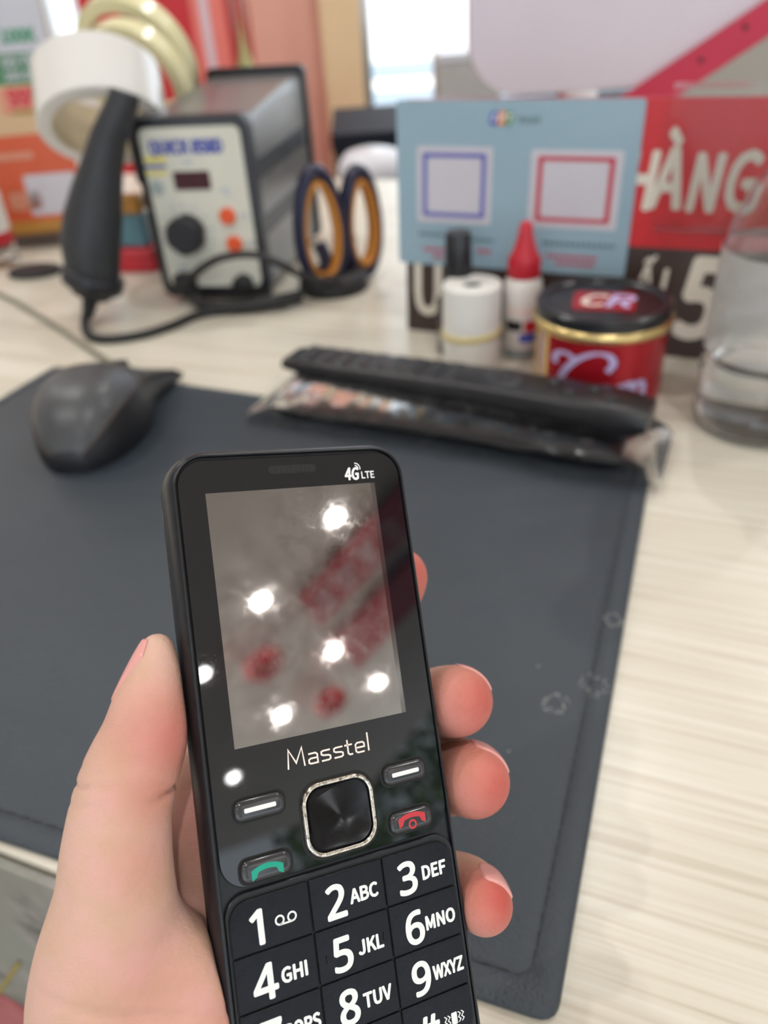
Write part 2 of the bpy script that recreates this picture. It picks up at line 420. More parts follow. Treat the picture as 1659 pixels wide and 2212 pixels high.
def loop(inset, z, n=5):
    r = [];
    for i in range(4):
        p, q, o_ = out[i], out[(i + 1) % 4], out[i - 1]
        a, c = unit(o_ - p), unit(q - p); p2 = p + (a + c) * inset; R = .006
        for k in range(n + 1):
            t = k / n; P = (1-t)**2 * (p2 + a*R) + 2*t*(1-t)*p2 + t*t*(p2 + c*R); r.append((P[0], P[1], z))
    return r
b = MB(); b.add(*rings([loop(0, .0002), loop(-.0004, .001), loop(0, TH - .0006), loop(.001, TH), loop(.0075, TH + .0002), loop(.0082, TH - .0004), loop(.009, TH)]))
b.build('mat_sheet', m_mat, dm, True, angle=40)
b = MB()
for i in range(4):
    p, q = out[i], out[(i + 1) % 4]; a = unit(q - p); nn = np.array([-a[1], a[0], 0]); ln = np.linalg.norm(q - p)
    for k in range(int(ln / .0055)):
        c = p + a * (.008 + k * .0055) + nn * .0083
        if k * .0055 > ln - .016: break
        b.add(*box(.0034, .0005, .0004), T=Matrix.Translation((c[0], c[1], TH - .0004)) @ Matrix.Rotation(math.atan2(a[1], a[0]) + .12, 4, 'Z'))
b.build('stitching', m_stitch, dm)['kind'] = 'stuff'
m_crumb = noisy('grey_scuff', (0.35, 0.36, 0.36), (0.18, 0.19, 0.19), 800, 0.8)
rng = np.random.default_rng(3)
for (u, v_, R, n) in ((1325, 1340, .0045, 70), (1200, 1520, .0052, 80), (1285, 1480, .006, 60), (1100, 1625, .0007, 3), (1163, 1438, .0007, 3), (1090, 1245, .0005, 2)):
    c = L(desk(u, v_, TH)); b = MB()
    for k in range(n):
        a = rng.uniform(0, 6.28); rr = R * rng.uniform(.35, 1) ** .6; s = rng.uniform(.00015, .00045)
        b.add(*lathe([(s, 0), (s * .9, s * .25), (s * .3, s * .35)], 6), T=Matrix.Translation((c[0] + rr * math.cos(a), c[1] + rr * math.sin(a), TH + .0001)))
    b.build('scuff_mark', m_crumb, dm, True)['kind'] = 'stuff'

# ------------------------------------------------------------------ mobile phone (local frame in mm: x right, y up, z towards the viewer)
def cam2w(v): return CR * v[0] + CU * v[1] + CD * v[2]
PX = cam2w((0.89075773, 0.07686961, 0.4479305)); PY = cam2w((-0.13690841, 0.98519464, 0.10318721)); PN = cam2w((0.43336677, 0.15324026, -0.88809384))
PO = CC + cam2w((-0.01505617, -0.01909114, 0.15479102))
PT = frame(PO, PX, PY, PN) @ Matrix.Scale(0.001, 4)
m_body = noisy('black_plastic', (0.006, 0.007, 0.010), (0.010, 0.011, 0.014), 0.5, 0.33, spec=0.4)
m_back = noisy('black_back_plastic', (0.012, 0.012, 0.013), (0.018, 0.017, 0.017), 0.4, 0.42)
m_panel = mat('gloss_black_panel', (0.006, 0.006, 0.008), 0.03, spec=0.62)
v = texco(m_panel); sc = noise(m_panel, v, 2.2, 6, 0.75)
lk(m_panel, ramp(m_panel, sc, [(0.55, (0.02, 0.02, 0.02)), (0.75, (0.13, 0.13, 0.13))]), bsdf(m_panel).inputs['Roughness'])
m_lcd = mat('lcd_glass', (0.27, 0.25, 0.235), 0.10, 1.0)
bsdf(m_lcd).inputs['Coat Weight'].default_value = 1.0; bsdf(m_lcd).inputs['Coat Roughness'].default_value = 0.02
v = texco(m_lcd); sc = noise(m_lcd, v, .35, 6, 0.6)
lk(m_lcd, ramp(m_lcd, sc, [(0.5, (0.035, 0.035, 0.035)), (0.8, (0.10, 0.10, 0.10))]), bsdf(m_lcd).inputs['Roughness'])
_nt = m_lcd.node_tree; _hz = _nt.nodes.new('ShaderNodeBsdfGlossy'); _hz.inputs['Roughness'].default_value = 0.22; _hz.inputs['Color'].default_value = (.30, .28, .265, 1)
_mx = _nt.nodes.new('ShaderNodeMixShader'); _hn = noise(m_lcd, texco(m_lcd), .16, 6, .7); lk(m_lcd, ramp(m_lcd, _hn, [(.40, (.05, .05, .05)), (.68, (.32, .32, .32))]), _mx.inputs[0])
lk(m_lcd, bsdf(m_lcd).outputs[0], _mx.inputs[1]); lk(m_lcd, _hz.outputs[0], _mx.inputs[2]); lk(m_lcd, _mx.outputs[0], _nt.nodes['Material Output'].inputs[0])
m_lcdrim = mat('lcd_border', (0.14, 0.13, 0.125), 0.10, 1.0, Coat_Weight=1.0)
m_key = noisy('satin_black_key', (0.006, 0.007, 0.011), (0.009, 0.010, 0.015), 0.8, 0.34, 0.08, 0.02, spec=0.22)
m_keyg = mat('gloss_key', (0.030, 0.030, 0.033), 0.16, spec=0.6)
m_white = mat('white_print', (0.86, 0.86, 0.84), 0.45)
m_logo = mat('foil_print', (0.95, 0.80, 0.72), 0.35, 0.3)
m_green = mat('green_print', (0.0, 0.33, 0.22), 0.4)
m_redp = mat('red_print', (0.55, 0.03, 0.04), 0.4)
m_chrome = mat('worn_chrome', (0.72, 0.66, 0.58), 0.13, 1.0)
v = texco(m_chrome); sc = noise(m_chrome, v, 1.0, 5, 0.7)
lk(m_chrome, ramp(m_chrome, sc, [(0.35, (0.10, 0.09, 0.08)), (0.52, (0.80, 0.74, 0.66))]), bsdf(m_chrome).inputs['Base Color'])
m_spun = mat('spun_metal', (0.045, 0.047, 0.052), 0.28, 1.0, Anisotropic=0.92)
_tg = nd(m_spun, 'ShaderNodeTangent', direction_type='RADIAL', axis='Z'); lk(m_spun, _tg.outputs[0], bsdf(m_spun).inputs['Tangent'])
tc = nd(m_spun, 'ShaderNodeTexCoord'); wv = nd(m_spun, 'ShaderNodeTexWave', wave_type='RINGS', rings_direction='Z')
wv.inputs['Scale'].default_value = 2.6; lk(m_spun, tc.outputs['Object'], wv.inputs['Vector'])
bump(m_spun, wv.outputs['Fac'], 0.55, 0.12)
m_dark = mat('black_gap', (0.004, 0.004, 0.004), 0.6)

ph = thing('mobile_phone', 'black keypad mobile phone with a grey screen held in the hand', 'phone', mw=PT)
W_, H_, CYB = 51.6, 134.0, 33.2 - 67.0
b = MB(); b.add(*rprism(W_, H_, 7.5, [(4.5, -13), (2.4, -12.6), (1.0, -11.6), (.35, -9.8), (.1, -7.2), (.5, -6.8)], 10, .5, CYB)); b.build('back_cover', m_back, ph, True, angle=50)
b = MB(); b.add(*rprism(W_, H_, 7.5, [(.5, -6.7), (0, -6.3), (.0, -4), (.12, -2.2), (.5, -.8), (.9, -.2), (1.2, 0), (1.45, 0), (1.6, -.35), (1.62, -.8)], 10, .5, CYB)); b.build('front_frame', m_body, ph, True, angle=50)
# keypad surround
b = MB(); b.add(*rprism(W_ - 3.5, 49.2, 4.0, [(0, -.9), (0, -.12), (.12, 0)], 8, .5, -50.0 - 24.6)); b.build('keypad_surround', m_body, ph, True, angle=40)
# glossy front panel
b = MB(); b.add(*rprism(47.9, 80.2, 5.2, [(0, -.8), (0, -.12), (.12, .02)], 10, .5, 31.0 - 40.1)); pnl = b.build('front_panel', m_panel, ph, True, angle=40)
# screen
b = MB(); b.add([(-18.3, -24.4, .05), (17.3, -24.4, .05), (17.3, 24.4, .05), (-18.3, 24.4, .05)], [(0, 1, 2, 3)]); b.build('screen', m_lcd, ph)
b = MB(); b.add([(17.3, -24.4, .045), (18.3, -24.4, .045), (18.3, 24.4, .045), (17.3, 24.4, .045)], [(0, 1, 2, 3)]); b.build('screen_border', m_lcdrim, ph)
# earpiece
b = MB(); b.add(*rprism(10.4, 1.7, .8, [(0, .03), (.15, .06)], 6, .2, 28.3)); er = b.build('earpiece', m_dark, ph)
m_mesh = mat('earpiece_mesh', (.010, .010, .011), .6)
for k in range(9):
    b = MB(); b.add(*box(.5, 1.0, .05)); b.build('earpiece_slot', m_mesh, er, loc=(-3.9 + 1.03 * k, 28.3, .06))
def label_on(name, body, size, x, y, z, m, parent, bold=0.0, shear=0.0, sx=1.0, space=1.0):
    b = MB(); b.add(*text(body, size, bold, shear, sx, space=space)); return b.build(name, m, parent, loc=(x, y, z))
label_on('network_lettering', '4G', 2.5, 13.2, 26.6, .06, m_white, pnl, .13, .15, .78)
label_on('network_lettering', 'LTE', 1.45, 16.95, 26.2, .06, m_white, pnl, .05, 0, .95)
for R in (.75, 1.25):
    pts = [(14.2 + R * math.cos(a), 27.7 + R * math.sin(a)) for a in np.linspace(-.25, 1.6, 9)]
    b = MB(); b.add(*[(lambda q: ([(x, y, .06) for x, y in q], [(i, i + 1, 17 - i - 1, 17 - i) for i in range(8)]))(pts + [(14.2 + (R - .22) * math.cos(a), 27.7 + (R - .22) * math.sin(a)) for a in np.linspace(1.6, -.25, 9)])][0]); b.build('signal_mark', m_white, pnl)
def stroke(pts, w):
    P = [np.array(p, float) for p in pts]; L_, R_ = [], []
    for i, q in enumerate(P):
        t0 = unit(P[i] - P[i-1]) if i else unit(P[1] - P[0]); t1 = unit(P[i+1] - P[i]) if i < len(P) - 1 else t0
        t = unit(t0 + t1); nn = np.array([-t[1], t[0]]); k = w / 2 / max(.5, float(nn @ np.array([-t0[1], t0[0]]))); L_.append(q + nn * k); R_.append(q - nn * k)
    n = len(P); return [(x, y, 0) for x, y in L_ + R_], [(i, i + 1, n + i + 1, n + i) for i in range(n - 1)]
_S = [(2.0, 2.0), (.5, 2.0), (.12, 1.85), (.12, 1.35), (.45, 1.15), (1.6, 1.0), (1.95, .8), (1.95, .3), (1.6, .1), (.05, .1)]
_LOGO = [(0.0, [[(0, 0), (.35, 3.6), (1.7, .9), (3.1, 3.6), (3.4, 0)]]), (4.2, [[(.1, 2.0), (1.6, 2.0), (1.95, 1.7), (1.95, .1), (.5, .1), (.12, .3), (.12, .85), (.5, 1.08), (1.95, 1.08)]]),
         (6.9, [_S]), (9.6, [_S]), (12.2, [[(.5, 3.0), (.5, .4), (.8, .1), (1.5, .1)], [(-.2, 2.0), (1.5, 2.0)]]), (14.3, [[(.12, 1.05), (2.0, 1.05), (2.0, 1.7), (1.65, 2.0), (.5, 2.0), (.12, 1.7), (.12, .4), (.5, .1), (1.95, .1)]]), (17.1, [[(.1, 3.6), (.1, 0)]])]
for ox, strokes in _LOGO:
    b = MB()
    for q in strokes: b.add(*stroke(q, .34))
    b.build('maker_letter', m_logo, pnl, loc=(-8.4 + ox, -30.3, .06))
# soft keys, call keys
def gloss_key(name, x, y, w, h):
    b = MB(); b.add(*rprism(w + .9, h + .9, 1.9, [(0, .02), (.1, .05)], 8)); g = b.build(name + '_gap', m_dark, ph, loc=(x, y, 0)); g.rotation_euler = (0, 0, math.radians(-3 if x < 0 else 3) * 0)
    b = MB(); b.add(*rprism(w, h, 1.6, [(0, .05), (.05, .55), (.3, .85), (.75, 1.02), (1.2, 1.06)], 8)); return b.build(name, m_keyg, ph, True, loc=(x, y, 0))
sl = gloss_key('soft_key', -15.0, -35.6, 9.8, 4.0); sr = gloss_key('soft_key', 15.8, -36.1, 9.6, 4.0)
for k in (sl, sr):
    b = MB(); b.add(*rprism(6.2, .85, .25, [(0, 0), (.05, .03)], 3)); b.build('key_dash', m_white, k, loc=(0, 0, 1.06))
ca = gloss_key('call_key', -15.0, -46.5, 9.8, 4.2); en = gloss_key('end_key', 15.8, -45.6, 9.6, 4.2)
def handset(m, parent, y0=0.0):
    n = 14; up, lo = [], []
    for i in range(n + 1):
        q = -1 + 2 * i / n; x = 3.1 * q; a = 1.0 - .85 * q * q
        up.append((x, y0 + a + .25)); lo.append((x * (0.98), y0 + a - (.75 if abs(q) < .62 else 1.5)))
    vs = [(x, y, 1.09) for x, y in up] + [(x, y, 1.09) for x, y in lo]
    fs = [(i, i + 1, n + 2 + i, n + 1 + i) for i in range(n)]
    return mk('handset_mark', vs, fs, m, parent)
handset(m_green, ca, -.3); handset(m_redp, en, .35)
b = MB(); b.add(*ringsolid(.95, .55, .02, 24, .003)); b.build('ring_mark', m_redp, en, loc=(0, -.75, 1.09))
# navigation pad
NX, NY = .7, -40.9
b = MB(); b.add(*rprism(16.2, 15.2, 4.2, [(0, .02), (.2, .06)], 10)); b.build('nav_gap', m_dark, ph, loc=(NX, NY, 0))
v0, f0 = rings([[(x, y, z) for x, y in rrect(15.2 - 2 * i, 14.2 - 2 * i, 4.0 - i * .8, 10)] for i, z in ((0, .03), (.02, .7), (.3, 1.0), (.65, 1.0), (.95, .7), (1.0, .2))], False, False)
mk('nav_ring', v0, f0, m_chrome, ph, True, loc=(NX, NY, 0))
b = MB(); b.add(*rprism(12.8, 11.8, 3.0, [(0, .05), (.0, .5), (.25, .7)], 8)); b.build('nav_button', m_spun, ph, True, angle=40, loc=(NX, NY, 0))
# keypad
XS = [(-23.0, -7.65), (-7.35, 7.95), (8.25, 23.7)]; YT = -51.2; RH = 9.62
KEYS = [[('1', None), ('2', 'ABC'), ('3', 'DEF')], [('4', 'GHI'), ('5', 'JKL'), ('6', 'MNO')], [('7', 'PQRS'), ('8', 'TUV'), ('9', 'WXYZ')], [('*', '+'), ('0', None), ('#', None)]]
b = MB(); b.add(*rprism(47.4, 39.4, 4.0, [(0, -.05), (0, .04)], 8, .35, YT - 19.3)); b.build('keypad_gap', m_dark, ph)
def corner_rect(w, h, rad, n=7):
    """rectangle with its own radius for each corner: ++ -+ -- +-"""
    out = []
    for (sx, sy, a0), r in zip(((1, 1, 0), (-1, 1, 90), (-1, -1, 180), (1, -1, 270)), rad):
        for i in range(n + 1):
            a = math.radians(a0 + 90 * i / n); out.append((sx * (w / 2 - r) + r * math.cos(a), sy * (h / 2 - r) + r * math.sin(a)))
    return out
for r in range(4):
    for c in range(3):
        x0, x1 = XS[c]; y1 = YT - RH * r; y0 = y1 - RH + .32; w, h = x1 - x0, y1 - y0; d = .25
        rad = [d, d, d, d]
        if r == 0 and c == 0: rad[1] = 3.6
        if r == 0 and c == 2: rad[0] = 3.6
        if r == 3 and c == 0: rad[2] = 3.6
        if r == 3 and c == 2: rad[3] = 3.6
        rr = lambda i: [max(q - i, .08) for q in rad]
        v0, f0 = rings([[(x, y, z) for x, y in corner_rect(w - 2*i, h - 2*i, rr(i))] for i, z in ((0, .0), (0, .42), (.1, .55), (.3, .6))])
        k = mk('number_key', v0, f0, m_key, ph, True, loc=((x0 + x1) / 2, (y0 + y1) / 2, 0), angle=35)
        dg, le = KEYS[r][c]
        label_on('digit', dg, 5.9, -2.6 if c != 0 else -2.3, -.55, .62, m_white, k, .22, 0, 1.02)
        if le: label_on('letters', le, 2.5, (3.3 if c != 0 else 3.3) + (.3 if len(le) > 3 else 0), -.55, .62, m_white, k, .15, 0, .92 if len(le) < 4 else .80)
        if dg == '1':
            for sx in (-1.0, 1.0):
                b = MB(); b.add(*ringsolid(.95, .60, .02, 20, .003)); b.build('voicemail_mark', m_white, k, loc=(2.8 + 1.2 * sx, -.5, .62))
            b = MB(); b.add(*box(2.4, .34, .02)); b.build('voicemail_mark', m_white, k, loc=(2.8, -1.3, .61))
        if dg == '#':
            b = MB(); b.add(*rprism(1.3, 2.3, .2, [(0, 0), (.02, .02)], 3)); b.build('vibrate_mark', m_white, k, loc=(3.4, -.6, .61))
            for sx in (-1, 1):
                for q in range(2):
                    z = [(sx * (1.2 + .75 * q) + (.25 if i % 2 else -.25), 1.0 - .5 * i) for i in range(5)]
                    b = MB(); b.add([(x - .15, y, 0) for x, y in z] + [(x + .15, y, 0) for x, y in z], [(i, i + 1, i + 6, i + 5) for i in range(4)]); b.build('vibrate_mark', m_white, k, loc=(3.4, -.6, .62))
        if dg == '5':
            for sx in (-5.9, 6.2):
                b = MB(); b.add(*rprism(.35, 1.6, .15, [(0, 0), (.08, .22)], 4)); b.build('touch_mark', m_key, k, loc=(sx, -.3 + sx * .05, .6))
# side button on the upper left
b = MB(); b.add(*rprism(1.0, 4.0, .4, [(0, -1), (0, .1), (.2, .3)], 4), T=Matrix.Rotation(-math.pi / 2, 4, 'Y')); b.build('side_button', mat('steel', (.25, .25, .24), .3, 1.0), ph, True, loc=(-24.7, 21.5, -9.5))

# ------------------------------------------------------------------ hand (distance field -> one continuous surface), same mm frame as the phone
def sd_cone(P, a, b_, ra, rb):
    ba = (b_ - a).astype(np.float32); pa = P - a.astype(np.float32)
    t = np.clip((pa @ ba) / float(ba @ ba), 0, 1)
    return np.linalg.norm(pa - t[..., None] * ba, axis=-1) - (ra + (rb - ra) * t)
def smin(a, b_, k):
    h = np.maximum(k - np.abs(a - b_), 0) / k; return np.minimum(a, b_) - h * h * k * .25
def chain(nodes, sub=4):
    return [tuple(p) for p in smoothpath([np.array(n, float) for n in nodes], sub)]
THUMB = [(-29.3, -4.2, -6.2, 3.2), (-30.2, -8.2, -6.2, 4.8), (-31.6, -13.5, -6.4, 6.4), (-33.1, -19.2, -6.6, 7.7), (-36.3, -26.0, -7, 8.7), (-38.6, -32.5, -7.5, 9.0),
         (-39.9, -39.5, -8, 9.7), (-40.6, -46.5, -9, 10.5), (-41.4, -53.5, -11, 12.2), (-42.0, -60.5, -13, 14.0), (-42.0, -69, -15, 15.5), (-38.5, -84, -19, 18.6), (-32, -112, -26, 20), (-30, -135, -28, 21)]
INDEX = [(-18, -34, -27, 10.5), (4, -17, -25, 9.2), (21, -6.5, -23.5, 8.2), (29.5, .8, -22.3, 7.6), (32.0, 4.2, -21.2, 6.9)]
MIDDLE = [(-12, -50, -26, 11), (12, -38, -25, 9.6), (29, -30, -25.5, 9.2), (36.3, -27.3, -18, 8.4), (36.0, -26.2, -10.5, 8.1), (34.0, -25.3, -4.6, 7.5)]
RING = [(-8, -66, -26, 11), (12, -55, -25, 9.6), (29, -47, -25.5, 9.2), (36.8, -44.6, -18, 8.5), (36.9, -43.8, -10.5, 8.3), (34.9, -43.2, -4.4, 7.7)]
PINKY = [(-2, -82, -25, 10.5), (14, -74, -24, 8.6), (27, -68.5, -23.5, 7.6), (33.0, -67.3, -15, 6.7), (33.2, -67.6, -8, 6.5), (31.2, -67.6, -1.6, 6.0)]
PALM = [[(-18, -34, -27, 10.5), (-24, -70, -27, 12), (-28, -112, -27, 17)], [(-12, -50, -26, 11), (-20, -85, -28, 12), (-26, -112, -27, 17)],
        [(-8, -66, -26, 11), (-14, -90, -28, 13), (-24, -115, -27, 17)], [(-2, -82, -25, 10.5), (-8, -98, -27, 13), (-22, -118, -27, 17)]]
WEB = [(-40, -52, -17, 8.5), (-30, -44, -25, 7.5), (-18, -37, -27, 9)]
THENAR = [(-33.0, -58.5, -9.5, 6.5), (-31.6, -63, -10, 9.5), (-31.0, -72, -11, 12.5), (-31, -92, -16, 16)]
LO = np.array([-62, -140, -52], np.float32); HI = np.array([50, 16, 14], np.float32)
def hand_field(lo, hi, st, parts=None):
    nx = [int(math.ceil((hi[i] - lo[i]) / st)) + 1 for i in range(3)]
    ax = [(lo[i] + st * np.arange(nx[i])).astype(np.float32) for i in range(3)]
    def eval_group(nodes, k, sub=4, pad=8.0, D=None):
        if D is None: D = np.full(nx, 30, np.float32)
        ch = chain(nodes, sub)
        for p, q in zip(ch[:-1], ch[1:]):
            p, q = np.array(p), np.array(q); R = max(p[3], q[3]) + pad
            sl = []
            for i in range(3):
                i0 = int(np.clip((min(p[i], q[i]) - R - lo[i]) / st, 0, nx[i])); i1 = int(np.clip((max(p[i], q[i]) + R - lo[i]) / st + 2, 0, nx[i])); sl.append(slice(i0, i1))
            if any(s.stop <= s.start for s in sl): continue
            G = np.stack(np.meshgrid(ax[0][sl[0]], ax[1][sl[1]], ax[2][sl[2]], indexing='ij'), -1)
            d = sd_cone(G, p[:3], q[:3], p[3], q[3]); s3 = tuple(sl)
            D[s3] = smin(D[s3], d, k)
        return D
    parts = parts or 'all'
    if parts == 'all':
        D = eval_group(THUMB, .4)
        D = eval_group([(-33.3, -20.5, -5.2, 6.2), (-32.6, -15.0, -4.6, 5.2)], 2.5, 2, D=D)        # thumb pulp
        Pm = eval_group(PALM[0], 3)
        for q in PALM[1:]: Pm = eval_group(q, 4, D=Pm)
        D = smin(D, Pm, 3.5); D = smin(D, eval_group(WEB, 2), 3); D = smin(D, eval_group(THENAR, .5), 4)
        for fg in (INDEX, MIDDLE, RING, PINKY): D = smin(D, eval_group(fg, .5), 1.2)
    else: D = eval_group(parts, .4)
    G = np.stack(np.meshgrid(*ax, indexing='ij'), -1)
    # skin folds at the thumb joint and small joint creases
    def fold(c, n, wdt, dep, R):
        c = np.array(c, np.float32); n = np.array(unit(n), np.float32); q = G - c
        h = q @ n; rr = np.linalg.norm(q - h[..., None] * n, axis=-1)
        return dep * np.exp(-(h / wdt) ** 2) * np.clip(1.4 - rr / R, 0, 1)
    if parts == 'all':
        D = D + fold((-28.2, -29.3, -4), (-.05, 1, .1), .55, 1.2, 7) + fold((-46, -25.8, -5), (.1, 1, 0), .45, .55, 7) + fold((-45, -29.0, -5), (.05, 1, 0), .4, .3, 6) + fold((-46, -22.5, -5), (.3, 1, 0), .4, .25, 5)
        D = D + fold((-40, -64, 2), (.32, .9, .1), .7, .45, 16)
    # flattened where it presses against the phone
    q = np.abs(G - np.array([.5, CYB, -6.5], np.float32)) - np.array([W_ / 2 - 3, H_ / 2 - 3, 6.5 - 3], np.float32)
    box_d = np.linalg.norm(np.maximum(q, 0), axis=-1) + np.minimum(q.max(-1), 0) - 3.05
    h = np.maximum(1.0 - np.abs(D + box_d), 0)
    D = np.maximum(D, -box_d) + h * h * .25
    return D, ax, G
def surface_nets(D, lo, st):
    s = D < 0
    nx, ny, nz = D.shape
    c = np.zeros((nx-1, ny-1, nz-1), np.int8)
    for i in (0, 1):
        for j in (0, 1):
            for k in (0, 1): c += s[i:nx-1+i, j:ny-1+j, k:nz-1+k]
    act = (c > 0) & (c < 8); idx = np.argwhere(act); vid = np.full(act.shape, -1, np.int64); vid[act] = np.arange(len(idx))
    acc = np.zeros((len(idx), 3)); cnt = np.zeros(len(idx))
    cor = [np.array(q) for q in ((0,0,0),(1,0,0),(0,1,0),(1,1,0),(0,0,1),(1,0,1),(0,1,1),(1,1,1))]
    for a in range(8):
        for b_ in range(a + 1, 8):
            if np.abs(cor[a] - cor[b_]).sum() != 1: continue
            pa, pb = idx + cor[a], idx + cor[b_]
            da, db = D[tuple(pa.T)], D[tuple(pb.T)]; mk_ = (da < 0) != (db < 0)
            t = np.where(mk_, da / np.where(da == db, 1, da - db), 0)
            acc += np.where(mk_[:, None], pa + t[:, None] * (pb - pa), 0); cnt += mk_
    V = acc / cnt[:, None] * st + lo
    F = []
    for axn in range(3):
        o1, o2 = (axn + 1) % 3, (axn + 2) % 3
        a = [slice(1, n - 1) for n in D.shape]; a[axn] = slice(0, D.shape[axn] - 1); s0 = s[tuple(a)]
        b_ = list(a); b_[axn] = slice(1, D.shape[axn]); s1 = s[tuple(b_)]
        e = np.argwhere(s0 != s1); off = np.ones(3, int); off[axn] = 0; e2 = e + off
        inside = s0[tuple(e.T)]
        def vv(d1, d2):
            q = e2.copy(); q[:, o1] -= d1; q[:, o2] -= d2; return vid[tuple(q.T)]
        quad = np.stack([vv(1, 1), vv(0, 1), vv(0, 0), vv(1, 0)], 1)
        quad[~inside] = quad[~inside][:, ::-1]; F.append(quad)
    return V, np.concatenate(F)
def np_mesh(name, V, F, m, parent=None):
    me = bpy.data.meshes.new(name)
    me.vertices.add(len(V)); me.vertices.foreach_set('co', V.astype(np.float32).ravel())
    me.loops.add(F.size); me.loops.foreach_set('vertex_index', F.astype(np.int32).ravel())
    me.polygons.add(len(F)); me.polygons.foreach_set('loop_start', np.arange(0, F.size, 4, dtype=np.int32))
    me.polygons.foreach_set('use_smooth', np.ones(len(F), bool))
    me.update(calc_edges=True); me.validate(); me.materials.append(m)
    o = bpy.data.objects.new(name, me); COL.objects.link(o)
    if parent is not None: o.parent = parent
    return o
m_skin = mat('skin', (0.75, 0.45, 0.34), 0.48, spec=0.35)
at_ = nd(m_skin, 'ShaderNodeAttribute', attribute_name='flush')
v = texco(m_skin); f1 = noise(m_skin, v, .12, 4, .6); f2 = noise(m_skin, v, .9, 4, .6)
base = ramp(m_skin, f1, [(0.34, (0.69, 0.465, 0.33)), (0.66, (0.76, 0.475, 0.40))])
fl = ramp(m_skin, f1, [(0.3, (0.55, 0.085, 0.07)), (0.7, (0.62, 0.14, 0.11))])
colr = mix(m_skin, at_.outputs['Fac'], base, fl)
lk(m_skin, colr, bsdf(m_skin).inputs['Base Color'])
bsdf(m_skin).inputs['Subsurface Weight'].default_value = 0.22
bsdf(m_skin).inputs['Subsurface Radius'].default_value = (1.0, 0.35, 0.2)
bsdf(m_skin).inputs['Subsurface Scale'].default_value = 0.0022
f3 = noise(m_skin, texco(m_skin, (1.2, 4.0, 1.6)), 1.0, 4, .65)
bump(m_skin, mix(m_skin, .5, f2, f3), 0.45, 0.0012)
m_nail = mat('fingernail', (0.76, 0.36, 0.33), 0.22, spec=0.5, Subsurface_Weight=0.15, Subsurface_Scale=0.001)
ST = 0.62
D, ax, G = hand_field(LO, HI, ST)
V, F = surface_nets(D, LO, ST)
hand = np_mesh('hand', V, F, m_skin)
hand.matrix_world = PT
tag(hand, 'bare left hand with pink fingertips gripping the black keypad phone', 'hand')
flush = np.zeros(len(V))
for c, R, w in (((36, -26, 0), 12, .95), ((37, -44, 0), 12, 1.0), ((33, -66, 2), 10, 1.0), ((33, 4, -18), 12, .95), ((-30, -20, -2), 10, .75), ((-33, -28, 0), 9, .5), ((-36, -40, 4), 10, .35), ((-36, -62, 6), 16, .35), ((-26, -75, 4), 14, .45), ((-20, -40, -20), 14, .5)):
    flush = np.maximum(flush, w * np.exp(-((V - np.array(c)) ** 2).sum(1) / (R * R)))
a = hand.data.attributes.new('flush', 'FLOAT', 'POINT'); a.data.foreach_set('value', flush.astype(np.float32))
# finger nails: thin curved plates lying on the ends of the fingers
def nail(tip, prev, nrm, wid, ln, nodes, fwd=1.2, up=.45):
    tip, prev = np.array(tip[:3]), np.array(prev[:3]); ad = unit(tip - prev); nn = np.array(unit(nrm)); nn = unit(nn - ad * (nn @ ad)); sd = np.cross(ad, nn)
    lo = tip - 12; hi = tip + 12
    Dn, axn, Gn = hand_field(lo.astype(np.float32), hi.astype(np.float32), .34, nodes)
    q = Gn - (tip + ad * fwd).astype(np.float32)
    ell = (np.sqrt((q @ sd / wid) ** 4 + (q @ ad / ln) ** 4) ** .5 - 1) * min(wid, ln)
    half = -(q @ nn) + 1.0
    Dn = np.maximum.reduce([Dn - up, -(Dn + .5), ell.astype(np.float32), half.astype(np.float32)])
    Vn, Fn = surface_nets(Dn.astype(np.float32), lo, .34)
    if len(Vn): np_mesh('fingernail', Vn, Fn, m_nail, hand)
nail(THUMB[0], THUMB[2], (-1, .2, -.6), 4.2, 6.0, THUMB, -4.0, .35)
nail(MIDDLE[-1], MIDDLE[-2], (.85, .55, -.45), 4.8, 5.2, MIDDLE, -2.6, .35)
nail(RING[-1], RING[-2], (.85, .55, -.45), 5.0, 5.4, RING, -2.6, .35)
nail(PINKY[-1], PINKY[-2], (.8, .6, -.5), 4.0, 4.6, PINKY, -2.2, .35)
nail(INDEX[-1], INDEX[-2], (.2, .1, -1), 4.6, 5.0, INDEX, 1.0, .35)

# ------------------------------------------------------------------ computer mouse
m_mshell = noisy('grey_rubber', (0.050, 0.052, 0.056), (0.065, 0.066, 0.070), 60, 0.38)
m_mdark = mat('black_mouse_side', (0.008, 0.008, 0.010), 0.45)
m_medge = mat('brown_trim', (0.035, 0.024, 0.020), 0.35)
m_cable = mat('grey_brown_cable', (0.20, 0.18, 0.13), 0.55)
mb_, mf_ = desk(160, 1032), desk(290, 818, .004)
md = unit(mf_ - mb_); mo = (mb_ + mf_) / 2
ms = thing('computer_mouse', 'black and grey wired computer mouse on the far left of the mat', 'mouse', (mo[0], mo[1], TH), math.atan2(md[1], md[0]))
LN = .122
def mprof(t):          # t 0 back .. 1 front: half width, height
    w = .0335 * (max(0, 1 - (abs(.46 - t) / .47) ** 2.3) ** .5 if t < .46 else 1 - .16 * math.sin(math.pi * min(1, (t - .46) / .5)) )
    h = .041 * (max(0, 1 - (abs(.40 - t) / .41) ** 2.4) ** .55 if t < .40 else math.exp(-((t - .40) / .46) ** 2))
    return max(w, .003), max(h, .005)
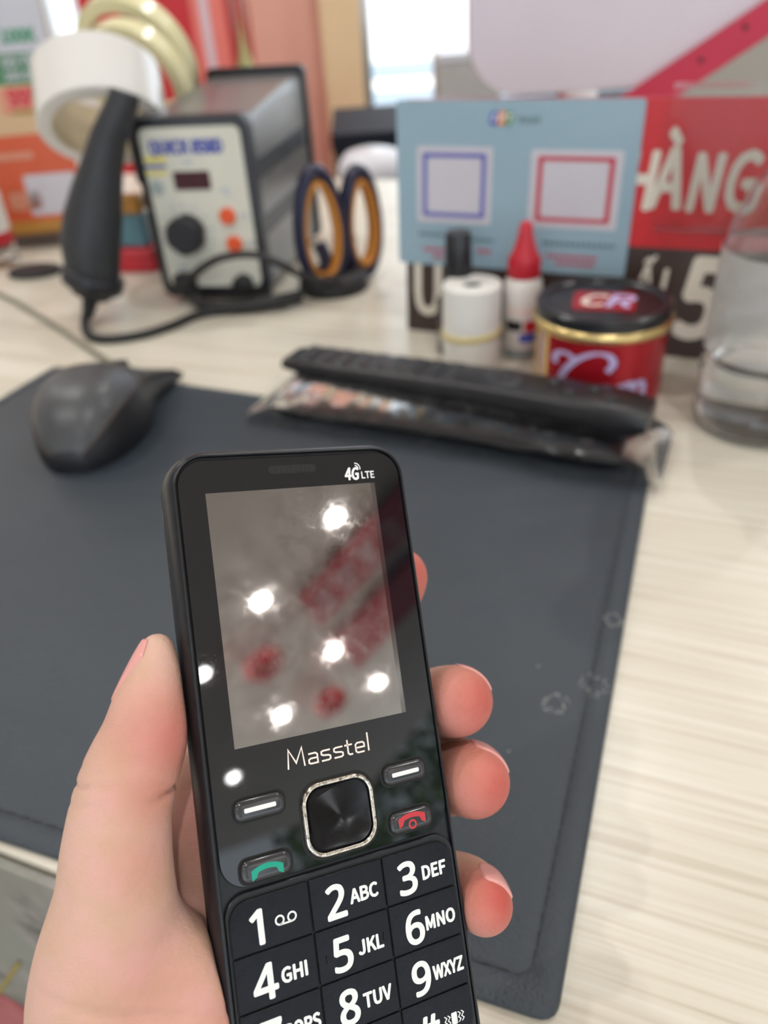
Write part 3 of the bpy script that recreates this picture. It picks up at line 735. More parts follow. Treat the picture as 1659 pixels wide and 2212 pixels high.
def msec(t, k, lift=0.0, shrink=1.0):
    w, h = mprof(t); a = math.pi * k
    x = -LN / 2 + LN * t
    wing = 1 + .16 * max(0, (t - .72)) / .28 * (1 if k > .5 else .4)
    ca, sa = math.cos(a), math.sin(a)
    y = w * wing * shrink * math.copysign(abs(ca) ** .75, ca); z = .004 + (h - .004) * abs(sa) ** .8 * shrink + lift
    return (x, -y, z)
TS = [.5 - .5 * math.cos(math.pi * q / 36) for q in range(37)]
rs = []
for t in TS:
    t = .004 + .992 * t
    top = [msec(t, k / 24, -.0006, .985) for k in range(25)]; a_, z_ = top[0], top[-1]
    rs.append(top + [(z_[0], z_[1] * .96, .001)] + [(a_[0], a_[1] * .96, .001)])
b = MB(); b.add(*rings(rs)); b.build('mouse_base', m_mdark, ms, True, angle=60)
b = MB(); b.add(*grid(20, 26, lambda i, j: msec(.012 + .63 * j, .20 + .62 * i, .0006))); b.build('top_shell', m_mshell, ms, True)
b = MB(); b.add(*tube([msec(t, .825, .0006) for t in np.linspace(.012, .97, 24)], .0012, 8, 2)); b.build('trim_line', m_medge, ms, True)
b = MB(); b.add(*tube([msec(t, .195, .0006) for t in np.linspace(.012, .97, 24)], .0012, 8, 2)); b.build('trim_line', m_medge, ms, True)
for k0, k1 in ((.21, .47), (.53, .82)):
    b = MB(); b.add(*grid(10, 14, lambda i, j: msec(.645 + .33 * j, k0 + (k1 - k0) * i, .0007))); b.build('mouse_button', m_mshell, ms, True)
wz = msec(.80, .5)
b = MB(); b.add(*ringsolid(.0095, .004, .006, 28, .001), T=Matrix.Translation((wz[0], 0, wz[2] - .004)) @ Matrix.Rotation(math.pi / 2, 4, 'X')); b.build('scroll_wheel', m_mdark, ms, True)
iw = Matrix.Rotation(-math.atan2(md[1], md[0]), 4, 'Z') @ Matrix.Translation((-mo[0], -mo[1], -TH))
cp = [desk(255, 797, .008), desk(238, 783, .004), desk(190, 752, .0022), desk(120, 705, .0022), desk(60, 668, .0022), desk(0, 636, .0022), desk(-120, 600, .0022)]
b = MB(); b.add(*tube([np.array(iw @ Vector(p)) for p in cp], .0020, 8, 6)); b.build('mouse_cable', m_cable, ms, True)
cb = np.array(iw @ Vector(desk(258, 800, .010)))
b = MB(); b.add(*lathe([(.002, -.004), (.0042, 0), (.0042, .008), (.003, .012)], 14), T=Matrix.Translation(cb) @ Matrix.Rotation(math.pi / 2, 4, 'Y')); b.build('cable_boot', m_mdark, ms, True)

# ------------------------------------------------------------------ two remote controls, the lower one in a clear bag
m_rem = noisy('black_remote_plastic', (0.008, 0.008, 0.010), (0.012, 0.012, 0.014), 80, 0.32)
m_rbtn = mat('remote_button', (0.020, 0.022, 0.026), 0.4)
m_film = mat('clear_film', (0.95, 0.95, 0.95), 0.12, spec=0.8, Transmission_Weight=1.0, IOR=1.12)
def remote(label, pl, pr, zc, wid, thk, tilt, name='remote_control', zl=None):
    """pl, pr: near bottom edge at the left and right end"""
    pl, pr = np.array(pl), np.array(pr); d = pr - pl; ln = np.linalg.norm(d); ex = d / ln
    ey = unit(np.cross((0, 0, 1), ex)); ez = np.cross(ex, ey)
    o = thing(name, label, 'remote', mw=frame(pl, ex, ey, ez))
    b = MB(); rs = []
    for t in np.linspace(0, 1, 15):
        e = min(t, 1 - t) * ln; ins = .006 * max(0, 1 - e / .006) ** 2; th = thk * (.62 + .38 * min(1, t * 1.6)); 
        rs.append([(t * ln, wid / 2 + y, th / 2 + z) for y, z in rrect(wid - ins, th - ins * .6, .005, 4)])
    b.add(*rings(rs)); b.build('remote_body', m_rem, o, True, angle=50)
    k = 0
    for i in range(9):
        for j in range(3):
            t = .06 + .055 * i; th = thk * (.62 + .38 * min(1, t * 1.6))
            b = MB(); b.add(*rprism(.0085, .0075, .002, [(0, -.001), (0, .0003), (.0008, .0007)], 3)); b.build('remote_button', m_rbtn, o, True, loc=(t * ln, wid * (.24 + .26 * j), th))
    b = MB(); b.add(*lathe([(.0125, -.001), (.0125, .0003), (.011, .0007)], 28)); b.build('direction_pad', m_rbtn, o, True, loc=(.64 * ln, wid / 2, thk))
    b = MB(); b.add(*lathe([(.005, 0), (.0045, .0006)], 16)); b.build('ok_button', m_rem, o, True, loc=(.64 * ln, wid / 2, thk + .0006))
    for i in range(4):
        b = MB(); b.add(*lathe([(.0035, -.001), (.0035, .001), (.002, .0016)], 12)); b.build('remote_button', m_rbtn, o, True, loc=((.76 + .05 * i) * ln, wid * (.35 if i % 2 else .65), thk))
    return o
remote('black remote control lying bare on top of the bagged one', desk(604, 808, .0138), desk(1388, 956, .0132), 0, .031, .0160, 0)
remote('black remote control sealed inside the clear plastic bag', desk(590, 893, .0040), desk(1330, 1020, .0040), 0, .042, .0095, 0)
# the bag: a crumpled film sleeve around the lower remote
bl, br = desk(533, 905, .0032), desk(1425, 1055, .0032); bd = br - bl; bln = np.linalg.norm(bd); bx = bd / bln; by = unit(np.cross((0, 0, 1), bx))
rng = np.random.default_rng(11)
jit = rng.normal(size=(64, 28)); 
for _ in range(1): jit = (jit + np.roll(jit, 1, 0) + np.roll(jit, 1, 1)) / 1.8
rs = []
for i in range(64):
    t = i / 63; x = t * bln; pin = min(1, min(t, 1 - t) / .07); hh = .0025 + .0105 * pin ** .6; hw = .029 + .002 * math.sin(9 * t)
    row = []
    for j in range(28):
        a = 2 * math.pi * j / 28; c_, s_ = math.cos(a), math.sin(a)
        y = .026 + hw * math.copysign(abs(c_) ** .6, c_); z = hh / 2 + (hh / 2) * math.copysign(abs(s_) ** .6, s_)
        y += .0011 * jit[i, j]; z += .0006 * abs(jit[i, j]) * (1 if s_ > 0 else 0)
        row.append(tuple(bx * x + by * y + np.array((0, 0, z + .0003))))
    rs.append(row)
v0, f0 = rings(rs, False, False)
bag = mk('plastic_bag', v0, f0, m_film, None, True, loc=tuple(bl)); tag(bag, 'crumpled clear plastic bag around the lower remote control', 'plastic bag')

# ------------------------------------------------------------------ counter sign: red and brown board with a pale blue sheet
m_sred = noisy('sign_red', (0.60, 0.012, 0.018), (0.55, 0.010, 0.016), 12, 0.30)
m_sbrown = noisy('sign_brown', (0.050, 0.030, 0.024), (0.042, 0.026, 0.021), 12, 0.35)
m_sblue = noisy('pale_blue_sheet', (0.30, 0.42, 0.50), (0.26, 0.38, 0.46), 8, 0.35)
m_sblue2 = noisy('blue_sheet_clear_edge', (0.45, 0.47, 0.50), (0.40, 0.43, 0.46), 8, 0.30)
m_lett = mat('cream_lettering', (0.72, 0.66, 0.56), 0.45)
m_acry = mat('clear_acrylic', (1, 1, 1), 0.04, Transmission_Weight=1.0, IOR=1.15, spec=0.7)
sg0 = desk(882, 712); sgx = unit(desk(1659, 792) - sg0); SG = math.atan2(sgx[1], sgx[0])
lean = math.radians(4); sgn = np.array([sgx[1], -sgx[0], 0])            # towards the camera
sgu = np.array([0, 0, 1]) * math.cos(lean) - sgn * math.sin(lean); sgf = np.cross(sgx, sgu)
def sp(u, v, off=0.0):
    q = on_plane(u, v, sg0 + sgf * off, sgf) - sg0; return float(q @ sgx), float(q @ sgu)
sign = thing('counter_sign', 'red and brown counter sign with cream letters behind the tin', 'sign', mw=frame(sg0, sgx, sgu, sgf))
zt = sp(1200, 212)[1]; zm = sp(1420, 535)[1]
b = MB(); b.add(*rprism(.30, zt - zm, .002, [(0, -.004), (0, 0)], 3, .15 - .0005, (zt + zm) / 2)); b.build('red_board', m_sred, sign)
b = MB(); b.add(*rprism(.30, zm, .002, [(0, -.004), (0, 0)], 3, .15 - .0005, zm / 2)); b.build('brown_board', m_sbrown, sign)
b = MB(); b.add(*box(.298, .003, .04, (.15, .0050, -.0445))); b.build('sign_foot', m_acry, sign)
def sp_text(name, body, u, v, hpx, m, bold=0.0, shear=0.0, sx=1.0, off=.0006, parent=None):
    x, y = sp(u, v); size = sp(u, v - hpx / 2)[1] - sp(u, v + hpx / 2)[1]
    bb = MB(); bb.add(*text(body, size, bold * size, shear, sx)); return bb.build(name, m, parent or sign, loc=(x, y, off))
sp_text('lettering', 'H', 1381, 390, 122, m_lett, .04, .12, .62)
sp_text('lettering', 'À', 1442, 385, 128, m_lett, .04, .12, .66)
sp_text('lettering', 'N', 1520, 395, 122, m_lett, .04, .12, .62)
sp_text('lettering', 'G', 1600, 392, 125, m_lett, .04, .12, .62)
sp_text('lettering', 'U', 925, 622, 110, m_lett, .03, 0, .7)
sp_text('lettering', 'I', 1432, 612, 60, m_lett, .04, .1, .7)
sp_text('lettering', 'Ấ', 1392, 602, 60, m_lett, .03, .1, .7)
sp_text('lettering', '5', 1508, 645, 165, m_lett, .05, .12, .72)
x0, y1 = sp(857, 216); x1, _ = sp(1398, 216); _, y0 = sp(1100, 582)
sh = thing('blue_notice', 'pale blue notice sheet with two white squares fixed on the red sign', 'notice', mw=frame(sg0, sgx, sgu, sgf))
b = MB(); b.add(*rprism(x1 - x0, y1 - y0, .002, [(0, .0002), (0, .0012)], 3, (x0 + x1) / 2, (y0 + y1) / 2)); b.build('sheet', m_sblue, sh)
# two plain white code panels with coloured edges (the codes themselves are left out)
m_codeb = mat('blue_print', (0.10, 0.11, 0.42), 0.5); m_coder = mat('crimson_print', (0.50, 0.04, 0.07), 0.5)
m_lilacw = noisy('lilac_white_print', (0.58, 0.55, 0.60), (0.54, 0.51, 0.56), 20, 0.45)
for (ua, va, ub, vb, mm) in ((902, 315, 1060, 485, m_codeb), (1150, 322, 1330, 498, m_coder)):
    xa_, ya_ = sp(ua, va); xb_, yb_ = sp(ub, vb); b = MB(); b.add(*rprism(xb_ - xa_, ya_ - yb_, .001, [(0, .0012), (0, .0016)], 3, (xa_ + xb_) / 2, (ya_ + yb_) / 2)); b.build('white_square', m_lilacw, sh)
    w_, h_ = (xb_ - xa_) * .84, (ya_ - yb_) * .84
    v0, f0 = rings([[(x, y, .0018) for x, y in rrect(w_, h_, .001, 3, (xa_ + xb_) / 2, (ya_ + yb_) / 2)], [(x, y, .0018) for x, y in rrect(w_ * .86, h_ * .86, .001, 3, (xa_ + xb_) / 2, (ya_ + yb_) / 2)]], False, False)
    mk('square_border', v0, f0, mm, sh)
m_orange = mat('orange_print', (0.75, 0.22, 0.05), 0.5); m_dgreen = mat('dark_green_print', (0.08, 0.25, 0.10), 0.5); m_dteal = mat('dark_teal_print', (0.10, 0.17, 0.18), 0.5); m_bluep = mat('royal_blue_print', (0.03, 0.07, 0.40), 0.5)
for (u, mm, ch) in ((1069, m_bluep, 'F'), (1085, m_orange, 'P'), (1101, m_dgreen, 'T')):
    x, y = sp(u, 255); b = MB(); b.add(*rprism(.0052, .0082, .0022, [(0, .0012), (0, .0017)], 5)); b.build('logo_patch', mm, sh, loc=(x, y, 0)).rotation_euler = (0, 0, -.2)
    sp_text('logo_letter', ch, u, 255, 16, m_white, .05, .2, .9, .0019, sh)
sp_text('notice_lettering', 'Retail', 1145, 258, 15, m_dteal, .03, 0, 1, .0014, sh)
for (ua, ub, v_, mm) in ((905, 960, 505, m_dteal), (1020, 1068, 518, m_dteal), (915, 962, 538, m_coder), (1030, 1062, 542, m_coder), (935, 960, 553, m_coder), (1170, 1330, 528, m_dteal), (1180, 1290, 555, m_coder), (1200, 1285, 570, m_coder)):
    xa_, ya_ = sp(ua, v_ - 5); xb_, yb_ = sp(ub, v_ + 5); xx = xa_
    while xx < xb_:
        w_ = min(.0035, xb_ - xx); b = MB(); b.add(*rprism(w_ * .8, .0022, .0004, [(0, .0012), (0, .0015)], 2)); b.build('fine_print', mm, sh, loc=(xx + w_ / 2, (ya_ + yb_) / 2, 0)); xx += w_
# clear acrylic pocket hooked over the right of the sign
xa_, ya_ = sp(1462, 180); xb_, yb_ = sp(1412, 492); 
pk = thing('acrylic_pocket', 'clear acrylic pocket hooked over the red half of the sign', 'holder', mw=frame(sg0, sgx, sgu, sgf))
xm = (xa_ + xb_) / 2
b = MB(); b.add(*rprism(.298 - xm, ya_ - yb_, .003, [(0, .0065), (0, .0085)], 4, (xm + .298) / 2, (ya_ + yb_) / 2)); b.build('pocket_sheet', m_acry, pk, False)
b = MB(); b.add(*box(.298 - xm, .0018, .0065, ((xm + .298) / 2, yb_ + .001, .0003))); b.build('pocket_ledge', m_acry, pk)
b = MB(); b.add(*box(.298 - xm, .0018, .0125, ((xm + .298) / 2, ya_ - .001, -.006))); b.build('pocket_hook', m_acry, pk)

# ------------------------------------------------------------------ tin, label roll, glue bottle, black-capped bottle, water bottle
m_tin = mat('tin_red', (0.42, 0.010, 0.020), 0.25, 0.35)
m_gold = mat('gold_rim', (0.78, 0.60, 0.27), 0.25, 0.9)
m_lid = mat('black_lid', (0.010, 0.010, 0.013), 0.28)
m_lav = mat('lavender_print', (0.50, 0.44, 0.72), 0.35)
RT = .0395; HT = .052; tc_ = desk(1305, 650, HT + .005)
tin = thing('round_tin', 'red round tin with gold rim, black lid and lavender script', 'tin', (tc_[0], tc_[1], 0))
b = MB(); b.add(*lathe([(RT - .002, 0), (RT - .0005, .001), (RT - .0005, HT - .004)], 64)); b.build('tin_body', m_tin, tin, True, angle=40)
b = MB(); b.add(*lathe([(RT - .001, HT - .006), (RT + .0012, HT - .0055), (RT + .0018, HT - .003), (RT + .0012, HT - .0005), (RT - .001, HT)], 64)); b.build('gold_rim', m_gold, tin, True)
b = MB(); b.add(*lathe([(RT - .001, HT - .001), (RT + .0002, HT), (RT, HT + .006), (RT - .0015, HT + .0072), (RT - .004, HT + .0068), (RT - .006, HT + .0045), (RT - .010, HT + .0045)], 64)); lid = b.build('lid', m_lid, tin, True, angle=40)
a0 = math.atan2(-tc_[1], -tc_[0])            # direction to the camera
lx = np.array([math.cos(a0 + math.pi / 2), math.sin(a0 + math.pi / 2), 0]); ly = -np.array([math.cos(a0), math.sin(a0), 0])
T = frame((0, 0, HT + .0048), lx, ly, (0, 0, 1))
b = MB(); b.add(*rprism(.036, .030, .003, [(0, -.0006), (0, .0004)], 3), T=T); b.build('lid_badge', m_tin, lid)
for (x_, s_) in ((-.008, .024), (.007, .026)):
    b = MB(); b.add(*shift(text('C' if x_ < 0 else 'R', s_ * .75, .0008, .25), x_, 0, .0006), T=T); b.build('lid_letter', m_lav if x_ > 0 else m_logo, lid)
def wrap(p, w, R=RT - .0003, z0=.0):      # flat (s along, h up) -> tin surface
    def pt(s, h): a = a0 + s / R; return (R * math.cos(a), R * math.sin(a), z0 + h)
    P = smoothpath(p, 8); L_, R_ = [], []
    for i, q in enumerate(P):
        t = P[min(i + 1, len(P) - 1)] - P[max(i - 1, 0)]; t = t / (np.linalg.norm(t) + 1e-9); nn = np.array([-t[1], t[0]])
        ww = w * (.45 + .75 * abs(t[1])) ; L_.append(q[:2] + nn * ww / 2); R_.append(q[:2] - nn * ww / 2)
    n = len(P); return [pt(*q) for q in L_] + [pt(*q) for q in R_], [(i, i + 1, n + i + 1, n + i) for i in range(n - 1)]
def sk(pts, ox, sc=.00112, sh=.30): return [((x + y * sh) * sc + ox * 1.15 - .002, (y - 1) * sc) for x, y in pts]
_mm = lambda P: [(x * .001, y * .001) for x, y in P]
for nm, pts in (('C', _mm([(6, 29), (9, 34), (6, 39), (-2, 40), (-12, 35), (-20, 25), (-22, 14), (-17, 6), (-9, 6), (-2, 11)])), ('C', _mm([(-12, 35), (-20, 38), (-26, 35), (-26, 30)])),
                ('a', _mm([(8, 20), (3, 20), (-1, 14), (-1, 8), (2, 6), (6, 10), (9, 20), (6, 9), (8, 6), (11, 9)])), ('r', _mm([(11, 9), (15, 20), (13, 6)])), ('r', _mm([(14, 13), (18, 20), (21, 21), (22, 18)])),
                ('o', _mm([(27, 21), (23, 17), (23, 10), (26, 7), (30, 11), (30, 18), (27, 21)]))):
    v0, f0 = wrap(pts, .0036); mk('script_letter', v0, f0, m_lav, tin)
for (s0, s1, mm) in ((-.052, -.042, m_gold), (-.041, -.039, m_lav), (-.0375, -.033, m_gold)):
    v0, f0 = grid(6, 1, lambda i, j: ((RT - .0003) * math.cos(a0 + (s0 + (s1 - s0) * i) / RT), (RT - .0003) * math.sin(a0 + (s0 + (s1 - s0) * i) / RT), .002 + (HT - .009) * j)); mk('stripe', v0, f0, mm, tin)
m_paper = noisy('white_paper', (0.80, 0.78, 0.74), (0.76, 0.74, 0.70), 60, 0.7)
m_rubber = mat('rubber_band', (0.72, 0.60, 0.28), 0.5)
RR, RHT = .0195, .055; rc = desk(1020, 612, RHT)
rl = thing('label_roll', 'white paper label roll with a yellow rubber band, beside the tin', 'paper roll', (rc[0], rc[1], 0))
v0, f0 = ringsolid(RR, .0065, RHT, 48, .0006); mk('paper_roll', [(x, y, z + RHT / 2) for x, y, z in v0], f0, m_paper, rl, True, angle=40)
v0, f0 = ringsolid(.0064, .0055, RHT - .004, 32, .0002); mk('roll_core', [(x, y, z + RHT / 2) for x, y, z in v0], f0, m_lid, rl, True)
v0, f0 = ringsolid(RR + .0008, RR - .0002, .0045, 48, .0003); mk('rubber_band', [(x, y, z + .0235 + x * .06) for x, y, z in v0], f0, m_rubber, rl, True)
m_gw = mat('white_bottle', (0.78, 0.74, 0.70), 0.35); m_gred = mat('red_cap', (0.52, 0.015, 0.030), 0.4)
gc = desk(1137, 477, .0905); RG = .0128
gl = thing('glue_bottle', 'small white bottle with a pointed red cap behind the tin', 'bottle', (gc[0], gc[1], 0))
b = MB(); b.add(*lathe([(RG - .002, 0), (RG, .002), (RG, .048), (RG - .001, .053), (RG - .0035, .057)], 36)); b.build('bottle_body', m_gw, gl, True, angle=50)
b = MB(); b.add(*lathe([(RG - .0025, .0555), (RG - .002, .056), (RG - .003, .068), (RG - .0055, .073), (.0048, .082), (.0042, .088), (.002, .0905)], 36)); b.build('red_cap', m_gred, gl, True, angle=50)
for k in range(18):
    a = 2 * math.pi * k / 18; b = MB(); b.add(*box(.0007, .0012, .011)); b.build('cap_rib', m_gred, gl, loc=((RG - .0024) * math.cos(a), (RG - .0024) * math.sin(a), .0565)).rotation_euler = (0, 0, a)
a1 = math.atan2(-gc[1], -gc[0])
for (s0, s1, h0, h1, mm) in ((-.011, .0125, .003, .006, m_dteal), (-.011, .0125, .0075, .0085, m_dteal), (-.011, .0, .022, .029, m_lid), (.002, .0125, .021, .029, m_gred), (-.001, .011, .014, .020, m_bluep), (-.011, .0125, .033, .038, m_logo)):
    v0, f0 = grid(8, 1, lambda i, j: ((RG + .0002) * math.cos(a1 + (s0 + (s1 - s0) * i) / RG), (RG + .0002) * math.sin(a1 + (s0 + (s1 - s0) * i) / RG), h0 + (h1 - h0) * j)); mk('label_print', v0, f0, mm, gl)
kc = desk(990, 500, .083); RK = .0118
m_pet = mat('clear_bottle', (0.96, 0.97, 0.97), 0.03, Transmission_Weight=1.0, IOR=1.2, spec=0.6)
bk = thing('capped_bottle', 'small clear bottle with a tall black cap behind the label roll', 'bottle', (kc[0], kc[1], 0))
b = MB(); b.add(*lathe([(RK, 0), (RK + .003, .002), (RK + .003, .038), (RK - .003, .045), (.005, .046)], 32)); b.build('bottle_body', m_pet, bk, True, angle=50)
b = MB(); b.add(*lathe([(.0085, .044), (.0092, .046), (.0086, .081), (.0078, .083)], 32)); b.build('black_cap', m_lid, bk, True, angle=50)
wc = desk(1628, 912); RB = .0345
m_pet2 = mat('clear_pet', (0.98, 0.98, 0.98), 0.04, Transmission_Weight=1.0, IOR=1.35, spec=0.6)
m_water = mat('water', (0.97, 0.98, 0.97), 0.0, Transmission_Weight=1.0, IOR=1.33)
wb = thing('water_bottle', 'clear plastic water bottle part full at the right edge', 'water bottle', (wc[0], wc[1], 0))
prof = [(RB * .55, .003), (RB * .8, .0), (RB * .97, .004), (RB, .010)]
for k in range(5):
    z = .014 + k * .0175; prof += [(RB, z), (RB - .0012, z + .0022), (RB - .0012, z + .0036), (RB, z + .0060), (RB, z + .014)]
prof += [(RB, .104), (RB * .97, .108), (RB * .9, .116), (RB * .72, .130), (RB * .52, .142), (RB * .38, .150), (RB * .38, .162)]
prof = [(.0004, .0030)] + prof; prof = prof + [(max(r_ - .0007, .0003), z_ + (.0007 if z_ < .006 else 0)) for r_, z_ in reversed(prof)]
b = MB(); b.add(*lathe(prof, 56, False, False)); b.build('bottle_body', m_pet2, wb, True)
b = MB(); b.add(*lathe([(RB * .9, .0045), (RB - .0025, .010), (RB - .0025, .042)], 48)); b.build('water_fill', m_water, wb, True, angle=50)
b = MB(); b.add(*lathe([(.0150, .158), (.0154, .159), (.0154, .172), (.014, .174)], 32)); b.build('bottle_cap', m_trimw, wb, True, angle=50)
m_frost = mat('clear_label_film', (0.97, 0.95, 0.92), 0.28, Transmission_Weight=0.66, IOR=1.02)
v0, f0 = lathe([(RB + .0004, .046), (RB + .0004, .100)], 56, False, False); mk('label_film', v0, f0, m_frost, wb, True)
rng = np.random.default_rng(5)
for k in range(46):
    a = rng.uniform(0, 6.28); z = rng.choice([.036, .0535, .071, .0885]) + rng.normal(0, .0008); b = MB(); b.add(*lathe([(.0002, -.0007), (.0008, 0), (.0002, .0007)], 8)); b.build('droplet', m_pet, wb, True, loc=((RB + .0006) * math.cos(a), (RB + .0006) * math.sin(a), z))

# ------------------------------------------------------------------ hot air station with its face panel
SA = math.radians(-11.5)
sx_ = np.array([math.cos(SA), math.sin(SA), 0]); sy_ = np.array([-math.sin(SA), math.cos(SA), 0])
sc_ = (desk(363, 653) + desk(584, 648)) / 2; SW, SH, SD = .0945, .142, .185
def fp(u, v, off=0.0):                        # pixel -> (along, up) on the face
    q = on_plane(u, v, sc_ - sy_ * off, -sy_) - sc_; return float(q @ sx_), float(q[2])
m_case = noisy('grey_case', (0.13, 0.125, 0.125), (0.16, 0.155, 0.15), 30, 0.28)
m_case_top = m_case
m_bez = mat('black_bezel', (0.008, 0.009, 0.014), 0.40)
m_face = noisy('ivory_face', (0.66, 0.64, 0.55), (0.62, 0.60, 0.52), 40, 0.5)
m_disp = mat('dark_red_display', (0.045, 0.003, 0.012), 0.15)
m_btn = mat('orange_button', (0.75, 0.09, 0.02), 0.45)
m_blueprint = mat('blue_face_print', (0.04, 0.06, 0.34), 0.5)
m_pblue = mat('pale_blue_print', (0.36, 0.41, 0.52), 0.5)
m_yel = mat('yellow_print', (0.70, 0.60, 0.16), 0.5)
m_blk = mat('black_rubber', (0.010, 0.010, 0.011), 0.55)
m_wand = noisy('black_handle', (0.016, 0.018, 0.022), (0.022, 0.024, 0.028), 40, 0.50)
st = thing('hot_air_station', 'grey hot air rework station with ivory front panel and black knob', 'rework station', (sc_[0], sc_[1], 0), SA)
# case: slightly taller at the back, rounded along its length, with two rib steps
rs = []
for y_, tall, ins in ((.010, SH - .003, .0015), (SD * .5, SH + .004, .0015), (SD - .006, SH + .010, .0015), (SD, SH + .010, .003)):
    rs.append([(x, y_, z) for x, z in rrect(SW - 2 * ins, tall - .006, .006, 4, 0, .006 + (tall - .006) / 2)])
b = MB(); b.add(*rings(rs)); b.build('case', m_case, st, True, angle=40)
for k, z_ in enumerate((.094, .050)):
    b = MB(); b.add(*box(.0012, SD * .82, .016, (SW / 2 - .0012, SD * .5, z_), .0004)); b.build('side_groove', m_bez, st)
b = MB(); b.add(*rings([[(x, y_, z) for x, z in rrect(SW + .002, SH + .014, .006, 4, 0, .004 + (SH + .012) / 2)] for y_ in (SD - .002, SD + .006)])); b.build('rear_plate', m_bez, st)
for fx in (-1, 1):
    for fy in (.02, SD - .02):
        b = MB(); b.add(*lathe([(.007, 0), (.007, .007)], 16)); b.build('foot', m_blk, st, loc=(fx * (SW / 2 - .012), fy, 0))
b = MB(); b.add(*rings([[(x, y_, z) for x, z in rrect(SW + .002 - 2 * i, SH - .002 - 2 * i, .009, 6, 0, .004 + (SH - .002) / 2)] for y_, i in ((.012, 0), (.001, 0), (0, .001))])); b.build('front_bezel', m_bez, st, True, angle=40)
b = MB(); b.add(*rings([[(x, y_, z) for x, z in rrect(SW - .0125, SH - .019, .006, 6, .0005, .004 + (SH - .002) / 2 + .001)] for y_ in (.0005, -.0008)])); b.build('face_panel', m_face, st)
XF = Matrix.Rotation(math.pi / 2, 4, 'X')
def on_face(name, vf, u, v_, m, off=.0010, smooth=False, parent=None):
    x, z = fp(u, v_, off); b = MB(); b.add(*vf, T=XF); return b.build(name, m, st, smooth, loc=(x, -off, z), **({'angle': 45} if smooth else {}))
def fsize(u, v_, wpx, hpx):
    xa1, za1 = fp(u - wpx / 2, v_); xb1, zb1 = fp(u + wpx / 2, v_); _, zc1 = fp(u, v_ - hpx / 2); _, zd1 = fp(u, v_ + hpx / 2); return xb1 - xa1, zc1 - zd1
w_, h_ = fsize(398, 318, 180, 28)
on_face('face_lettering', text('QUICK 858D', h_, h_ * .09, .0, w_ / (h_ * 8.6)), 400, 317, m_blueprint)
on_face('face_lettering', text('ESD', .0030, .0002), 405, 350, m_pblue)
w_, h_ = fsize(415, 390, 78, 40); on_face('display', rprism(w_, h_, .001, [(0, -.001), (0, .0006), (.0004, .001)], 3), 415, 390, m_disp)
w_, h_ = fsize(333, 352, 46, 14); on_face('warning_sticker', rprism(w_, h_, .0005, [(0, -.0005), (0, .0002)], 2), 335, 345, m_yel); on_face('warning_sticker', rprism(w_, h_ * .7, .0005, [(0, -.0005), (0, .0002)], 2), 338, 374, m_yel)
on_face('warning_sticker', rprism(w_, h_ * .5, .0005, [(0, -.0005), (0, .0002)], 2), 336, 360, m_blueprint)
on_face('round_sticker', lathe([(.0058, -.0005), (.0058, .0002)], 24), 340, 407, mat('grey_print_round', (.34, .38, .37), .5))
on_face('face_lettering', text('°C', .006, .0003), 487, 415, m_pblue)
# knob with finger dents and a dial of ticks
nk = 40; rs = []
for r_, z_ in ((.0155, 0), (.0158, .001), (.0150, .013), (.0135, .0145)):
    rs.append([((r_ * (1 - .09 * max(0, math.cos(3 * (2 * math.pi * k / nk) + .5)) ** 6)) * math.cos(2 * math.pi * k / nk), (r_ * (1 - .09 * max(0, math.cos(3 * (2 * math.pi * k / nk) + .5)) ** 6)) * math.sin(2 * math.pi * k / nk), z_) for k in range(nk)])
on_face('dial_knob', rings(rs), 407, 503, m_bez, .0012, True)
for k in range(11):
    a = math.radians(-45 + 27 * k); x, z = fp(407, 503); b = MB(); b.add(*box(.0012, .0004, .004)); o = b.build('dial_tick', m_pblue, st, loc=(x + .0195 * math.cos(a), -.0010, z + .0195 * math.sin(a))); o.rotation_euler = (0, math.pi / 2 - a, 0)
for v_ in (467, 527):
    on_face('push_button', lathe([(.0066, -.001), (.0066, .002), (.0055, .0032)], 24), 492 if v_ < 500 else 507, v_, m_btn, .0012, True)
    on_face('face_lettering', text('ON' if v_ < 500 else 'OFF', .0032, .0002), 528 if v_ < 500 else 542, v_, m_pblue)
on_face('face_lettering', text('AIR', .0035, .0002), 395, 578, m_pblue)
# sockets at the bottom of the face
on_face('socket', rprism(.017, .016, .003, [(0, -.001), (0, .010), (.002, .012)], 4), 405, 608, m_blk, .0012, True)
on_face('socket', lathe([(.0085, -.001), (.0085, .008), (.007, .009)], 24), 528, 612, m_blk, .0012, True)
ist = Matrix.Rotation(-SA, 4, 'Z') @ Matrix.Translation((-sc_[0], -sc_[1], 0))
def loc_(T, pts): return [np.array(T @ Vector(p)) for p in pts]
fo = lambda u, v_, off: sc_ + sx_ * fp(u, v_, off)[0] - sy_ * off + np.array([0, 0, max(.0062, fp(u, v_, off)[1])])
b = MB(); b.add(*tube(loc_(ist, [fo(410, 605, .013), fo(428, 585, .020), fo(475, 558, .025), fo(545, 550, .025), fo(600, 568, .022), fo(660, 598, .008), desk(735, 612, .012), desk(760, 602, .003)]), .0032, 10, 6)); b.build('air_hose', m_blk, st, True)
b = MB(); b.add(*tube(loc_(ist, [fo(415, 640, .012), fo(450, 672, .030), fo(520, 668, .030), fo(600, 650, .022), fo(650, 640, .010)]), lambda t: .0055, 10, 6)); b.build('air_hose', m_blk, st, True)

